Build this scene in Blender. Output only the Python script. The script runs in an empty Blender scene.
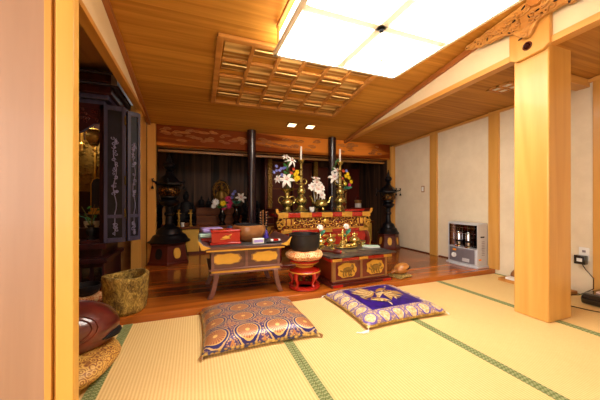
import bpy, bmesh, math, random
from mathutils import Vector, Matrix, Euler, noise
random.seed(7)
C = bpy.context.scene.collection
PI = math.pi
R = math.radians
# ------------------------------------------------------------ camera, world, light, exposure
cd = bpy.data.cameras.new('camera'); cam = bpy.data.objects.new('camera', cd); C.objects.link(cam)
cd.sensor_width = 36; cd.lens = 16.5; cd.clip_start = .02
cam.location = (0, 0, .86); cam.rotation_euler = (R(90), 0, -math.atan(105/275))
bpy.context.scene.camera = cam
sc = bpy.context.scene
sc.view_settings.view_transform = 'Standard'; sc.view_settings.look = 'None'
sc.view_settings.gamma = 1; sc.view_settings.use_curve_mapping = False
sc.view_settings.exposure = 0.95
LAMP = 8.0
w = bpy.data.worlds.new('world'); sc.world = w; w.use_nodes = True
w.node_tree.nodes['Background'].inputs[0].default_value = (1, .98, .95, 1)
w.node_tree.nodes['Background'].inputs[1].default_value = .65
# added side fill, no window known here; keeps reflections off the alcove
ld = bpy.data.lights.new('side_fill_light', 'AREA'); ld.shape = 'RECTANGLE'; ld.size = 3.2; ld.size_y = 1.9
ld.energy = 75; ld.color = (1, .97, .93)
lo = bpy.data.objects.new('side_fill_light', ld); C.objects.link(lo)
lo.location = (-2.95, -.7, 1.15); lo.rotation_euler = (R(90), 0, R(-90))

# unseen fill light, added behind the camera to brighten the alcove
l2 = bpy.data.lights.new('rear_fill_light', 'AREA'); l2.shape = 'RECTANGLE'; l2.size = 2.4; l2.size_y = 1.7
l2.energy = 26; l2.color = (1, .98, .96)
o2 = bpy.data.objects.new('rear_fill_light', l2); C.objects.link(o2)
o2.location = (-1.5, -2.45, 1.35); o2.rotation_euler = (R(90), 0, 0)

# ------------------------------------------------------------ helpers
def lin(h):
    h = h.lstrip('#'); o = []
    for i in (0, 2, 4):
        c = int(h[i:i+2], 16)/255
        o.append(c/12.92 if c <= .04045 else ((c+.055)/1.055)**2.4)
    return (*o, 1)

class S:
    """socket arithmetic"""
    def __init__(s, nt, k): s.nt = nt; s.k = k
    def op(s, o, b=None, c=None, rev=False):
        n = s.nt.nodes.new('ShaderNodeMath'); n.operation = o
        a = [s, b, c]
        if rev: a = [b, s, c]
        for i, q in enumerate(a):
            if q is None: continue
            if isinstance(q, S): s.nt.links.new(q.k, n.inputs[i])
            else: n.inputs[i].default_value = q
        return S(s.nt, n.outputs[0])
    def __add__(s, b): return s.op('ADD', b)
    def __sub__(s, b): return s.op('SUBTRACT', b)
    def __rsub__(s, b): return s.op('SUBTRACT', b, rev=True)
    def __mul__(s, b): return s.op('MULTIPLY', b)
    def __truediv__(s, b): return s.op('DIVIDE', b)
    def floor(s): return s.op('FLOOR')
    def frac(s): return s.op('FRACT')
    def abs(s): return s.op('ABSOLUTE')
    def sin(s): return s.op('SINE')
    def sqrt(s): return s.op('SQRT')
    def lt(s, b): return s.op('LESS_THAN', b)
    def gt(s, b): return s.op('GREATER_THAN', b)
    def max(s, b): return s.op('MAXIMUM', b)
    def min(s, b): return s.op('MINIMUM', b)

class Mat:
    def __init__(s, name, rough=.5, metal=0, coat=0, spec=.5):
        s.m = bpy.data.materials.new(name); s.m.use_nodes = True; s.nt = s.m.node_tree
        s.b = s.nt.nodes['Principled BSDF']
        s.b.inputs['Roughness'].default_value = rough; s.b.inputs['Metallic'].default_value = metal
        s.b.inputs['Coat Weight'].default_value = coat; s.b.inputs['Coat Roughness'].default_value = .08
        s.b.inputs['Specular IOR Level'].default_value = spec
    def n(s, t): return s.nt.nodes.new(t)
    def link(s, a, b): s.nt.links.new(a.k if isinstance(a, S) else a, b)
    def coord(s, which='Object'):
        n = s.n('ShaderNodeTexCoord'); return n.outputs[which]
    def xyz(s, vec=None):
        n = s.n('ShaderNodeSeparateXYZ'); s.link(vec or s.coord(), n.inputs[0])
        return [S(s.nt, n.outputs[i]) for i in range(3)]
    def vec(s, x, y, z):
        n = s.n('ShaderNodeCombineXYZ')
        for i, q in enumerate((x, y, z)):
            if isinstance(q, S): s.link(q, n.inputs[i])
            else: n.inputs[i].default_value = q
        return n.outputs[0]
    def noise(s, vec, scale=5, detail=3, rough=.5, dist=0):
        n = s.n('ShaderNodeTexNoise'); s.link(vec, n.inputs['Vector'])
        n.inputs['Scale'].default_value = scale; n.inputs['Detail'].default_value = detail
        n.inputs['Roughness'].default_value = rough; n.inputs['Distortion'].default_value = dist
        return S(s.nt, n.outputs['Fac'])
    def vor(s, vec, scale=5, feat='F1'):
        n = s.n('ShaderNodeTexVoronoi'); n.feature = feat; s.link(vec, n.inputs['Vector'])
        n.inputs['Scale'].default_value = scale; return S(s.nt, n.outputs['Distance'])
    def mix(s, f, a, b):
        n = s.n('ShaderNodeMix'); n.data_type = 'RGBA'
        s.link(f, n.inputs[0]) if not isinstance(f, float) else setattr(n.inputs[0], 'default_value', f)
        for i, q in ((6, a), (7, b)):
            if isinstance(q, str): n.inputs[i].default_value = lin(q)
            elif isinstance(q, tuple): n.inputs[i].default_value = q
            else: s.link(q, n.inputs[i])
        return n.outputs[2]
    def ramp(s, f, stops):
        n = s.n('ShaderNodeValToRGB'); s.link(f, n.inputs[0]); e = n.color_ramp.elements
        while len(e) < len(stops): e.new(.5)
        for el, (p, c) in zip(e, stops): el.position = p; el.color = lin(c)
        return n.outputs[0]
    def color(s, c): s.link(c, s.b.inputs['Base Color'])
    def bump(s, h, strength=.3, dist=.01):
        n = s.n('ShaderNodeBump'); s.link(h, n.inputs['Height'])
        n.inputs['Strength'].default_value = strength; n.inputs['Distance'].default_value = dist
        s.link(n.outputs[0], s.b.inputs['Normal'])

def plain(name, hexc, rough=.5, metal=0, coat=0, var=.12, scale=12, bump=0, spec=.5):
    m = Mat(name, rough, metal, coat, spec); c = lin(hexc)
    a = tuple(max(0, q*(1-var)) for q in c[:3])+(1,); b = tuple(min(1, q*(1+var)) for q in c[:3])+(1,)
    f = m.noise(m.coord(), scale, 3)
    m.color(m.mix(f, a, b))
    if bump: m.bump(f, bump, .01)
    return m.m

def wood(name, dark, light, axis='x', scale=1.0, rough=.45, coat=0, board=None, boardaxis='y', contrast=1.0, fine=14.0, ringw=.25, spec=.5):
    m = Mat(name, rough, 0, coat, spec); X = m.xyz()
    g = 'xyz'.index(axis); q = [X[i]*(fine*scale) for i in range(3)]; q[g] = X[g]*(.9*scale)
    tint = None
    if board:
        k = 'xyz'.index(boardaxis); idx = ((X[k]+50.0)/board).floor()
        wn = m.n('ShaderNodeTexWhiteNoise'); wn.noise_dimensions = '1D'; m.link(idx, wn.inputs['W'])
        tint = S(m.nt, wn.outputs['Value']); q[g] = q[g]+tint*37.0
    v = m.vec(*q)
    f1 = m.noise(v, 1.0, 5, .55, 1.0)
    f2 = m.noise(v, 6.0, 2, .5)
    ring = ((m.noise(v, .45, 1, .4, .6)*26.0).sin()*.5+.5)
    f = f1*(.8-ringw)+ring*ringw+f2*.2
    if tint: f = f+(tint-.5)*.35
    f = (f-.5)*(1.3*contrast)+.5
    m.color(m.ramp(f, [(.1, dark), (.9, light)]))
    m.bump(f, .08, .004)
    return m.m

# ------------------------------------------------------------ mesh builder
class MB:
    def __init__(s, off=(0, 0, 0)):
        s.v = []; s.f = []; s.mi = []; s.off = Vector(off); s.M = None
    def add(s, vs, fs, mi=0):
        b = len(s.v)
        for p in vs:
            p = Vector(p)
            if s.M is not None: p = s.M @ p
            s.v.append(p-s.off)
        for f in fs: s.f.append([b+i for i in f]); s.mi.append(mi)
        return s
    def box(s, x0, x1, y0, y1, z0, z1, mi=0):
        v = [(x, y, z) for z in (z0, z1) for y in (y0, y1) for x in (x0, x1)]
        return s.add(v, [(0, 2, 3, 1), (4, 5, 7, 6), (0, 1, 5, 4), (2, 6, 7, 3), (0, 4, 6, 2), (1, 3, 7, 5)], mi)
    def frustum(s, c, a, b, z0, z1, mi=0):
        (ax, ay), (bx, by) = a, b; x, y = c
        v = [(x+i*ax, y+j*ay, z0) for j in (-1, 1) for i in (-1, 1)]+[(x+i*bx, y+j*by, z1) for j in (-1, 1) for i in (-1, 1)]
        return s.add(v, [(0, 2, 3, 1), (4, 5, 7, 6), (0, 1, 5, 4), (2, 6, 7, 3), (0, 4, 6, 2), (1, 3, 7, 5)], mi)
    def lathe(s, prof, c=(0, 0, 0), n=28, mi=0, a0=0, sx=1, sy=1):
        vs = []; fs = []; k = len(prof)
        for r, z in prof:
            for j in range(n):
                a = a0+2*PI*j/n; vs.append((c[0]+r*sx*math.cos(a), c[1]+r*sy*math.sin(a), c[2]+z))
        for i in range(k-1):
            for j in range(n):
                fs.append((i*n+j, i*n+(j+1) % n, (i+1)*n+(j+1) % n, (i+1)*n+j))
        if prof[0][0] > 1e-5: fs.append(tuple(range(n)))
        if prof[-1][0] > 1e-5: fs.append(tuple((k-1)*n+j for j in range(n)))
        return s.add(vs, fs, mi)
    def tube(s, pts, r, n=8, mi=0, closed=False):
        pts = [Vector(p) for p in pts]; k = len(pts)
        if not hasattr(r, '__len__'): r = [r]*k
        vs = []; fs = []; up = None
        for i, p in enumerate(pts):
            if closed: t = pts[(i+1) % k]-pts[i-1]
            else: t = pts[min(i+1, k-1)]-pts[max(i-1, 0)]
            t.normalize()
            if up is None:
                up = Vector((0, 0, 1)) if abs(t.z) < .9 else Vector((1, 0, 0))
            a = t.cross(up)
            if a.length < 1e-4: a = t.cross(Vector((0, 1, 0)))
            a.normalize(); b = a.cross(t).normalized(); up = b
            for j in range(n):
                q = 2*PI*j/n; vs.append(p+a*(r[i]*math.cos(q))+b*(r[i]*math.sin(q)))
        for i in range(k if closed else k-1):
            for j in range(n):
                i2 = (i+1) % k; fs.append((i*n+j, i*n+(j+1) % n, i2*n+(j+1) % n, i2*n+j))
        if not closed: fs += [tuple(range(n)), tuple((k-1)*n+j for j in range(n))]
        return s.add(vs, fs, mi)
    def prism(s, pts, a, b, axis='y', mi=0):
        def mk(p, q):
            return {'x': (q, p[0], p[1]), 'y': (p[0], q, p[1]), 'z': (p[0], p[1], q)}[axis]
        n = len(pts); vs = [mk(p, a) for p in pts]+[mk(p, b) for p in pts]
        fs = [tuple(range(n)), tuple(n+i for i in range(n))]+[(i, (i+1) % n, n+(i+1) % n, n+i) for i in range(n)]
        return s.add(vs, fs, mi)
    def ball(s, c, r, nu=16, nv=10, mi=0, rot=None, fn=None):
        if not hasattr(r, '__len__'): r = (r, r, r)
        vs = []; fs = []
        for i in range(nv+1):
            t = PI*i/nv
            for j in range(nu):
                a = 2*PI*j/nu; p = Vector((math.sin(t)*math.cos(a), math.sin(t)*math.sin(a), math.cos(t)))
                if fn: p = p*fn(p)
                p = Vector((p.x*r[0], p.y*r[1], p.z*r[2]))
                if rot is not None: p = rot @ p
                vs.append(p+Vector(c))
        for i in range(nv):
            for j in range(nu): fs.append((i*nu+j, (i+1)*nu+j, (i+1)*nu+(j+1) % nu, i*nu+(j+1) % nu))
        return s.add(vs, fs, mi)
    def surf(s, fn, nu, nv, wu=False, wv=False, mi=0):
        vs = []; U = nu if wu else nu+1; V = nv if wv else nv+1
        for j in range(V):
            for i in range(U): vs.append(fn(i/nu, j/nv))
        fs = []
        for j in range(nv):
            for i in range(nu):
                fs.append((j*U+i, j*U+(i+1) % U, ((j+1) % V)*U+(i+1) % U, ((j+1) % V)*U+i))
        return s.add(vs, fs, mi)
    def build(s, name, mats, parent=None, bevel=0, angle=38, merge=True):
        me = bpy.data.meshes.new(name); me.from_pydata([tuple(p) for p in s.v], [], s.f)
        if not isinstance(mats, (list, tuple)): mats = [mats]
        for m in mats: me.materials.append(m)
        me.polygons.foreach_set('material_index', s.mi)
        bm = bmesh.new(); bm.from_mesh(me)
        if merge: bmesh.ops.remove_doubles(bm, verts=bm.verts, dist=1e-5)
        bmesh.ops.recalc_face_normals(bm, faces=bm.faces); bm.to_mesh(me); bm.free()
        me.polygons.foreach_set('use_smooth', [True]*len(me.polygons))
        me.set_sharp_from_angle(angle=R(angle))
        o = bpy.data.objects.new(name, me); C.objects.link(o)
        if parent: o.parent = parent
        if bevel:
            b = o.modifiers.new('bevel', 'BEVEL'); b.width = bevel; b.segments = 2; b.limit_method = 'ANGLE'; b.angle_limit = R(40)
            b.harden_normals = False
        return o

def thing(name, label, cat, loc=(0, 0, 0), rz=0, group=None):
    o = bpy.data.objects.new(name, None); C.objects.link(o); o.empty_display_size = .1
    o.location = loc; o.rotation_euler = (0, 0, rz); o['label'] = label; o['category'] = cat
    if group: o['group'] = group
    return o
def tag(o, label, cat, group=None, kind=None):
    o['label'] = label; o['category'] = cat
    if group: o['group'] = group
    if kind: o['kind'] = kind
    return o
def struct(name, mb, mat, bevel=0, label=None):
    o = mb.build(name, mat, bevel=bevel); o['kind'] = 'structure'
    if label: o['label'] = label
    return o
def at(m, loc, name=None):
    """recentre a one-mesh thing on its base"""
    for v in m.data.vertices: v.co -= Vector(loc)
    m.location = loc; return m

# ------------------------------------------------------------ materials
M = {}
M['cedar'] = wood('ceiling_cedar', '#a0661e', '#e6aa4a', 'x', .8, .6, 0, .5, 'y', .72, fine=30.0, ringw=.2, spec=.25)
M['cedar_side'] = wood('side_ceiling_cedar', '#8f5c20', '#dca048', 'x', .8, .6, 0, .42, 'y', .75, fine=28.0, ringw=.2, spec=.25)
M['cypress'] = wood('pale_cypress', '#be8434', '#dba656', 'z', .7, .4, .1, contrast=.8)
M['cypress_y'] = wood('pale_cypress_rail', '#c48838', '#dfa858', 'y', .7, .4, .1, contrast=.8)
M['cypress_x'] = wood('pale_cypress_cross_rail', '#b87f3a', '#dba658', 'x', .7, .4, .1, contrast=.8)
M['near_post'] = wood('near_post_wood', '#cc9638', '#e2b45a', 'z', .6, .4, .1, contrast=.6)
M['panel'] = wood('near_panel_wood', '#8a674e', '#ab886c', 'z', .6, .45, .1, contrast=.8)
M['strip'] = wood('brown_strip', '#8f4f1e', '#b9763a', 'y', .8, .45, contrast=.8)
M['ply'] = wood('plywood_brown', '#9a6a38', '#c08c50', 'y', .6, .5, contrast=.8)
M['keyaki'] = wood('zelkova_beam', '#7a3608', '#e48c34', 'x', .55, .65, 0, contrast=2.4, ringw=.4, spec=.1)
M['cloud'] = wood('carved_cloud_edge', '#7a3c10', '#d28a40', 'x', 1.0, .5)
M['frame_red'] = wood('coffer_frame', '#a0662c', '#dc9e50', 'x', .8, .5, 0, contrast=.8, spec=.3)
M['coffer'] = wood('coffer_panel', '#9a6a2a', '#f4cf86', 'x', 1.4, .5, contrast=1.3, ringw=.6, fine=9.0, spec=.3)
M['platform'] = wood('polished_floorboards', '#6a2c08', '#b8641e', 'x', .8, .2, .25, .24, 'y', 1.1)
M['dark_board'] = wood('dark_wall_boards', '#1a100b', '#5e4332', 'z', .8, .5, 0, .14, 'x', 1.3, spec=.2)
M['rosewood'] = wood('rosewood', '#180a0e', '#42191c', 'z', 1.0, .38, 0, spec=.3)
M['rosewood_edge'] = wood('rosewood_edge', '#1f1b30', '#45405c', 'z', 1.0, .42, .0)
M['shelf_wood'] = wood('shelf_wood', '#4a220c', '#8a4c20', 'x', .8, .45, 0, spec=.25)
M['column'] = wood('dark_column', '#1e1014', '#38242a', 'z', .7, .25, .3)
M['table_wood'] = wood('table_wood', '#3d1f1c', '#6b4038', 'x', .9, .28, .4)
M['table_edge'] = wood('table_edge_wood', '#53302a', '#8a5c4c', 'x', .9, .35, .2)
M['carve'] = wood('carved_cypress', '#9d6a28', '#d9a455', 'y', 1.4, .5, contrast=.9)
M['bowlwood'] = wood('turned_wood', '#6a3a18', '#a87242', 'x', 1.2, .3, .2)
M['moku_s'] = wood('small_fish_wood', '#8a4d18', '#c98a44', 'x', 1.5, .25, .5)
M['tan'] = plain('tan_box_wood', '#9a6a34', .45)
M['black'] = plain('black_lacquer', '#0d0b0c', .22, 0, .6)
M['blackmetal'] = plain('black_bronze', '#15141a', .35, .5, 0, bump=.1)
M['flat_black'] = plain('matt_black', '#161417', .6, spec=.2)
M['red'] = plain('vermilion_lacquer', '#a81d12', .25, 0, .5)
M['darkred'] = plain('dark_red_lacquer', '#6b140c', .28, 0, .5)
M['maroon'] = plain('maroon_wood', '#521a10', .35, 0, .1, spec=.3)
M['gold'] = plain('gold_leaf', '#dfb052', .32, .75, 0, .3, 30, .3)
M['goldpaint'] = plain('gold_paint', '#dba63a', .45, .25, 0, .15, 20)
M['golddoor'] = plain('gold_paper', '#dcae48', .45, .2, 0, .12, 6)
M['antique'] = plain('dark_gold', '#8f6c28', .45, .45, 0, .6, 40, .5)
M['brass'] = plain('aged_brass', '#aa9a5c', .24, .9, 0, .25, 14)
M['brass2'] = plain('bright_brass', '#dcc478', .22, .9, 0, .2, 14)
M['iron'] = plain('dark_iron', '#2e2b2c', .45, .6, 0, .2, 20, .2)
M['white'] = plain('white_wax', '#f2eee4', .5, var=.02)
M['paper'] = plain('paper_white', '#e6e4de', .7, var=.03)
M['green'] = plain('leaf_green', '#3d7a35', .5, var=.3)
M['teal'] = plain('teal_leaf', '#3f8a70', .5, var=.2)
M['petal_w'] = plain('petal_white', '#f4f0ea', .55, var=.03)
M['petal_b'] = plain('petal_blue', '#8a8fd8', .55, var=.2)
M['petal_y'] = plain('petal_yellow', '#f5d414', .55, var=.1)
M['petal_p'] = plain('petal_pink', '#d63a72', .55, var=.2)
M['petal_o'] = plain('petal_orange', '#d8542a', .55, var=.2)
M['stem'] = plain('stem_brown', '#6a5a2c', .6, var=.2)
M['door_relief'] = plain('door_relief', '#77708c', .45, 0, 0, .4, 40)
M['silver'] = plain('heater_silver', '#c6c8cc', .35, .15, 0, .03)
M['silverdark'] = plain('heater_panel', '#807c84', .35, .4, 0, .03)
M['chrome'] = plain('chrome', '#c9c9cc', .08, 1, 0, .02)
M['mirror'] = plain('heater_reflector', '#5a4440', .1, 1, 0, .4, 8)
M['orange'] = plain('orange_sticker', '#f0901e', .5, var=.02)
M['skin_beige'] = plain('tray_cloth', '#3b3634', .8, var=.25, scale=30)
M['purple'] = plain('purple_silk', '#3b1f8a', .5, var=.1)
M['lilac'] = plain('lilac_pack', '#a796d8', .3, var=.25, scale=25)
M['mint'] = plain('mint_pack', '#b9d8c6', .3, var=.2, scale=25)
M['cabinet_in'] = plain('cabinet_gold', '#d09a34', .45, .3, 0, .5, 22, .6)

def plaster():
    m = Mat('sand_plaster', .85, spec=.2); v = m.coord()
    f = m.noise(v, 5, 6, .65); g = m.noise(v, 60, 2, .6)
    m.color(m.mix(f, '#d2c0a0', '#eee0c4')); m.bump(f*.6+g*.4, .35, .006); return m.m
M['plaster'] = plaster()
def cream():
    m = Mat('cream_panel', .8, spec=.2); v = m.coord()
    f = m.noise(v, 4, 5, .6); m.color(m.mix(f, '#e2cfa6', '#f3e4c0')); m.bump(f, .2, .005); return m.m
M['cream'] = cream()
def tatami():
    m = Mat('tatami_rush', .65, spec=.25); X = m.xyz(m.coord())
    a = (X[0]*(2*PI/.0155)).sin()*.5+.5
    fine = m.noise(m.vec(X[0]*20.0, X[1]*260.0, 0.0), 1, 2)
    big = m.noise(m.vec(X[0]*1.5, X[1]*1.5, 0.0), 1.2, 3)
    f = a*.45+fine*.3+big*.25
    m.color(m.ramp(f, [(.15, '#d6ae6a'), (.85, '#f3d898')])); m.bump(a*.7+fine*.3, .35, .002); return m.m
M['tatami'] = tatami()
def heri():
    m = Mat('green_border_cloth', .75, spec=.2); X = m.xyz(m.coord())
    a = (X[0]*300.0).sin(); b = (X[1]*300.0+a).sin(); f = (a*b)*.5+.5
    f2 = m.noise(m.coord(), 60, 2); f = f*.7+f2*.3
    m.color(m.ramp(f, [(.35, '#66743e'), (.75, '#a4a878')])); m.bump(f, .3, .001); return m.m
M['heri'] = heri()
def stone():
    m = Mat('mottled_bark', .55, coat=.1); v = m.coord(); X = m.xyz(v)
    f = m.noise(m.vec(X[0]*1.0, X[1]*1.0, X[2]*.55), 42, 5, .75, 1.2); g = m.noise(v, 8, 3)
    m.color(m.ramp(f*.75+g*.25, [(.36, '#2e1f0c'), (.48, '#8d6e28'), (.6, '#d8b85a')])); m.bump(f, 1.0, .02); return m.m
M['bark'] = stone()
def medallion():
    m = Mat('medallion_brocade', .36, .15, spec=.6)
    X = m.xyz(); sx = .185; sy = .16
    u = ((X[0]+.37)/sx).frac()-.5; v = ((X[1]+.32)/sy).frac()-.5
    r = ((u*u)+(v*v)).sqrt()
    th = v.op('ARCTAN2', u)
    sp = (th*22.0).sin()*.5+.5
    flower = m.mix(sp, '#965236', '#cf9460')
    flower = m.mix(r.lt(.07), flower, '#e8c478')
    rimc = m.mix(r.gt(.315), flower, '#dcb670')
    bgf = m.vor(m.coord(), 95); bg = m.ramp(bgf, [(.15, '#dcc096'), (.45, '#a87c60'), (.62, '#4a3a70')])
    u2 = ((X[0]+.37)/sx+.5).frac()-.5; v2 = ((X[1]+.32)/sy+.5).frac()-.5
    r2 = (u2.abs()+v2.abs())
    bg = m.mix(((r2*46.0).sin()).gt(.3).min(r2.lt(.28)), bg, '#c4824a')
    c = m.mix(r.lt(.35), bg, rimc)
    c = m.mix((r-.375).abs().lt(.028), c, '#22246a')
    c = m.mix((r-.425).abs().lt(.016), c, '#d2b27a')
    c = m.mix((r-.46).abs().lt(.015), c, '#2a2a6a')
    side = X[2].lt(.032)
    gold = m.ramp(m.vor(m.coord(), 45), [(.2, '#e0c070'), (.5, '#b08a3c'), (.65, '#2f3a6a')])
    c = m.mix(side, c, gold)
    m.color(c); m.bump(sp*.3+bgf*.7, .25, .002); return m.m
M['medallion'] = medallion()
def purple_brocade():
    m = Mat('purple_brocade', .38, .1, spec=.4)
    X = m.xyz(); H = .36; cw = .12
    u = ((X[0]+.354)/.118).frac()-.5; v = ((X[1]+.33)/.11).frac()-.5
    r = ((u*u)+(v*v)).sqrt(); inner = (X[0].abs()).max(X[1].abs()*1.073).lt(.236)
    scroll = m.ramp(m.vor(m.coord(), 70), [(.2, '#e0c896'), (.45, '#b8946a'), (.65, '#8a7494')])
    disc = m.ramp(m.noise(m.coord(), 60, 2), [(.35, '#c9a468'), (.65, '#ead8ac')])
    band = m.mix(r.lt(.33), scroll, disc); band = m.mix((r-.37).abs().lt(.04), band, '#6a58b0')
    cloth = m.ramp(m.noise(m.coord(), 22, 3), [(.3, '#1c0850'), (.7, '#35128c')])
    c = m.mix(inner, band, cloth)
    gold = m.ramp(m.vor(m.coord(), 45), [(.2, '#d9b458'), (.6, '#9a7630')])
    c = m.mix(X[2].lt(.028), c, gold)
    m.color(c); m.bump(m.noise(m.coord(), 90, 2), .2, .002); return m.m
M['purple_brocade'] = purple_brocade()
def goldbrocade(name, a, b, c, sc=14):
    m = Mat(name, .5); v = m.coord(); d = m.vor(v, sc); e = ((d*22.0).sin()*.5+.5)
    n1 = m.noise(v, 46, 4, .65, 1.5); n2 = m.noise(v, 9, 2, .5, 1.0)
    f = e*.22+n1*.48+n2*.3
    m.color(m.ramp(f, [(.36, a), (.5, b), (.62, c)])); m.bump(n1, .2, .003); return m.m
M['gold_brocade'] = goldbrocade('gold_brocade', '#74391a', '#b47f2e', '#dcb25c', 30)
M['peach'] = goldbrocade('peach_brocade', '#c8541e', '#e09a5c', '#f2d8a0', 26)
M['olive'] = goldbrocade('olive_brocade', '#5a4a24', '#8a6c30', '#c8a860', 24)
def redfish():
    m = Mat('red_brown_lacquer', .28, coat=.6); f = m.noise(m.coord(), 5, 4, .6)
    m.color(m.ramp(f, [(.3, '#33100f'), (.55, '#5c1f19'), (.75, '#8a3524')])); m.bump(f, .15, .01); return m.m
M['redfish'] = redfish()
def openwork():
    m = Mat('bronze_openwork', .35, .8); f = m.vor(m.coord(), 45)
    m.color(m.ramp(f, [(.15, '#b07a30'), (.45, '#4a3014'), (.7, '#120d0a')])); m.bump(f, .8, .01); return m.m
M['openwork'] = openwork()
def emit(name, hexc, st, base='#ffffff'):
    m = Mat(name, .4); m.b.inputs['Base Color'].default_value = lin(base)
    m.b.inputs['Emission Color'].default_value = lin(hexc); m.b.inputs['Emission Strength'].default_value = st; return m.m
M['lamp'] = emit('lamp_diffuser', '#fffaf0', LAMP)
M['lamp_side'] = emit('lamp_side_diffuser', '#fff0d8', 4)
M['spot'] = emit('downlight', '#ffe0a0', 2)
def glassm():
    m = Mat('clear_glass', .03); m.b.inputs['Transmission Weight'].default_value = 1; m.b.inputs['Base Color'].default_value = (1, 1, 1, 1); return m.m
M['glass'] = glassm()
def doorglass():
    m = Mat('smoked_door_gauze', .4, spec=.3); X = m.xyz(m.coord())
    f = m.noise(m.coord(), 9, 4); m.color(m.ramp(f, [(.4, '#0b090e'), (.7, '#1d1a26')])); return m.m
M['gauze'] = doorglass()

# ------------------------------------------------------------ room shell
XW = 3.3; YA = 3.95; XL = -.54; XB = 2.3
def zc(y): return 1.84+.175*(YA-y)       # main ceiling, sloping down to the alcove
def zs(y): return 1.825+.045*(YA-y)      # lower ceiling of the right hand bay
b = MB(); b.box(-3, XW+.1, -2.5, 5.1, -.12, -.03); struct('floor', b, M['shelf_wood'])
b = MB(); b.box(-3, XW, 2.2, 5.0, -.03, .05); struct('floor_platform', b, M['platform'], .004, 'polished wooden platform raised a step above the tatami')
b = MB(); b.box(XW, XW+.12, -2.5, 5.1, -.05, 2.3); struct('wall_right', b, M['plaster'])
b = MB(); b.box(-3, XW, 5.0, 5.12, 0, 2.1); struct('wall_back', b, M['dark_board'])
b = MB(); b.box(-1.75, -1.65, 1.36, 5.0, 0, 2.3); struct('wall_left', b, M['ply'])
b = MB(); b.box(-1.65, -.66, 3.62, 3.7, .05, 2.06); struct('wall_recess', b, M['ply'])
b = MB(); b.box(-.64, -.57, 3.59, 3.92, .05, 1.86); struct('wall_alcove_side', b, M['cypress'])
b = MB(); b.box(-.62, -.55, 4.05, 5.0, .05, 1.9); struct('wall_alcove_left', b, M['dark_board'])
b = MB(); b.box(3.2, 3.3, 4.04, 5.0, .05, 1.9); struct('wall_alcove_right', b, M['dark_board'])
# sloping boarded ceiling, every board lapped over the next
b = MB(); y = -2.5; k = 0
while y < YA:
    y2 = min(y+.5, YA+.08)
    b.add([(XL, y, zc(y)+.006), (XB, y, zc(y)+.006), (XB, y2+.02, zc(y2)-.003), (XL, y2+.02, zc(y2)-.003),
           (XL, y, zc(y)+.03), (XB, y, zc(y)+.03), (XB, y2+.02, zc(y2)+.03), (XL, y2+.02, zc(y2)+.03)],
          [(0, 1, 2, 3), (4, 5, 6, 7), (0, 1, 5, 4), (2, 3, 7, 6), (0, 3, 7, 4), (1, 2, 6, 5)])
    y += .5
struct('ceiling', b, M['cedar'])
b = MB(); y = -2.5
while y < YA:
    y2 = min(y+.42, YA+.08)
    b.add([(XB+.04, y, zs(y)+.004), (XW, y, zs(y)+.004), (XW, y2+.02, zs(y2)-.003), (XB+.04, y2+.02, zs(y2)-.003),
           (XB+.04, y, zs(y)+.03), (XW, y, zs(y)+.03), (XW, y2+.02, zs(y2)+.03), (XB+.04, y2+.02, zs(y2)+.03)],
          [(0, 1, 2, 3), (4, 5, 6, 7), (0, 1, 5, 4), (2, 3, 7, 6), (0, 3, 7, 4), (1, 2, 6, 5)])
    y += .42
struct('ceiling_right', b, M['cedar_side'])
b = MB(); b.box(-3, XL-.05, -2.5, 3.95, 2.06, 2.1); struct('ceiling_left', b, M['ply'])
b = MB(); b.box(-.62, XW, 4.1, 5.0, 1.78, 1.84); struct('ceiling_alcove', b, M['dark_board'])
# cream panels between the rails and the sloping ceiling
def wedge(x0, x1, ya, yb, lo, hi):
    return MB().add([(x, y, f(y)) for x in (x0, x1) for (y, f) in ((ya, lo), (yb, lo), (yb, hi), (ya, hi))],
        [(0, 1, 2, 3), (4, 5, 6, 7), (0, 1, 5, 4), (1, 2, 6, 5), (2, 3, 7, 6), (3, 0, 4, 7)])
struct('wall_over_left_rail', wedge(XL-.045, XL-.012, -2.5, 3.85, lambda y: 1.88, lambda y: zc(y)+.02), M['cream'])
struct('wall_over_right_rail', wedge(XB+.012, XB+.045, -2.5, 3.9, lambda y: zs(y)+.01, lambda y: zc(y)+.02), M['cream'])
struct('trim_1', wedge(XL-.06, XL+.0, -2.5, YA, lambda y: 1.845, lambda y: 1.882), M['cypress_y'], label='pale rail under the cream panel on the left')
struct('trim_2', wedge(XB-.01, XB+.07, -2.5, YA, lambda y: zs(y)-.005, lambda y: zs(y)+.04), M['cypress_y'], label='pale rail under the cream panel on the right')
struct('trim_3', wedge(XL-.012, XL+.02, -2.5, YA, lambda y: zc(y)-.045, lambda y: zc(y)+.005), M['strip'])
struct('trim_4', wedge(XB-.02, XB+.012, -2.5, YA, lambda y: zc(y)-.05, lambda y: zc(y)-.006), M['strip'])
# wall posts of the right wall
n = 5
for (ya, yb) in ((3.02, 3.15), (2.15, 2.27), (1.22, 1.345)):
    b = MB(); b.box(XW-.025, XW+.02, ya, yb, .0 if yb < 2.2 else .05, zs((ya+yb)/2)); struct('trim_%d' % n, b, M['cypress'], .003); n += 1
b = MB(); b.box(XW-.012, XW, 2.28, 3.0, .05, .065); b.box(XW-.012, XW, 3.16, 3.9, .05, .065); struct('baseboard_right', b, M['maroon'])
struct('trim_8', wedge(XW-.03, XW, -2.5, YA, lambda y: zs(y)-.035, lambda y: zs(y)-.008), M['cypress_y'])
b = MB(); b.box(2.57, XW, 1.37, 1.47, zs(1.42)-.07, zs(1.42)); struct('trim_9', b, M['cypress_x'], .004)
b = MB(); b.box(-.66, -.56, 3.48, 3.58, .05, 1.9); struct('trim_10', b, M['cypress'], .004)
b = MB(); b.box(-.56, -.465, 3.9, 4.02, .05, 1.83); struct('trim_11', b, M['cypress'], .004)
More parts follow.
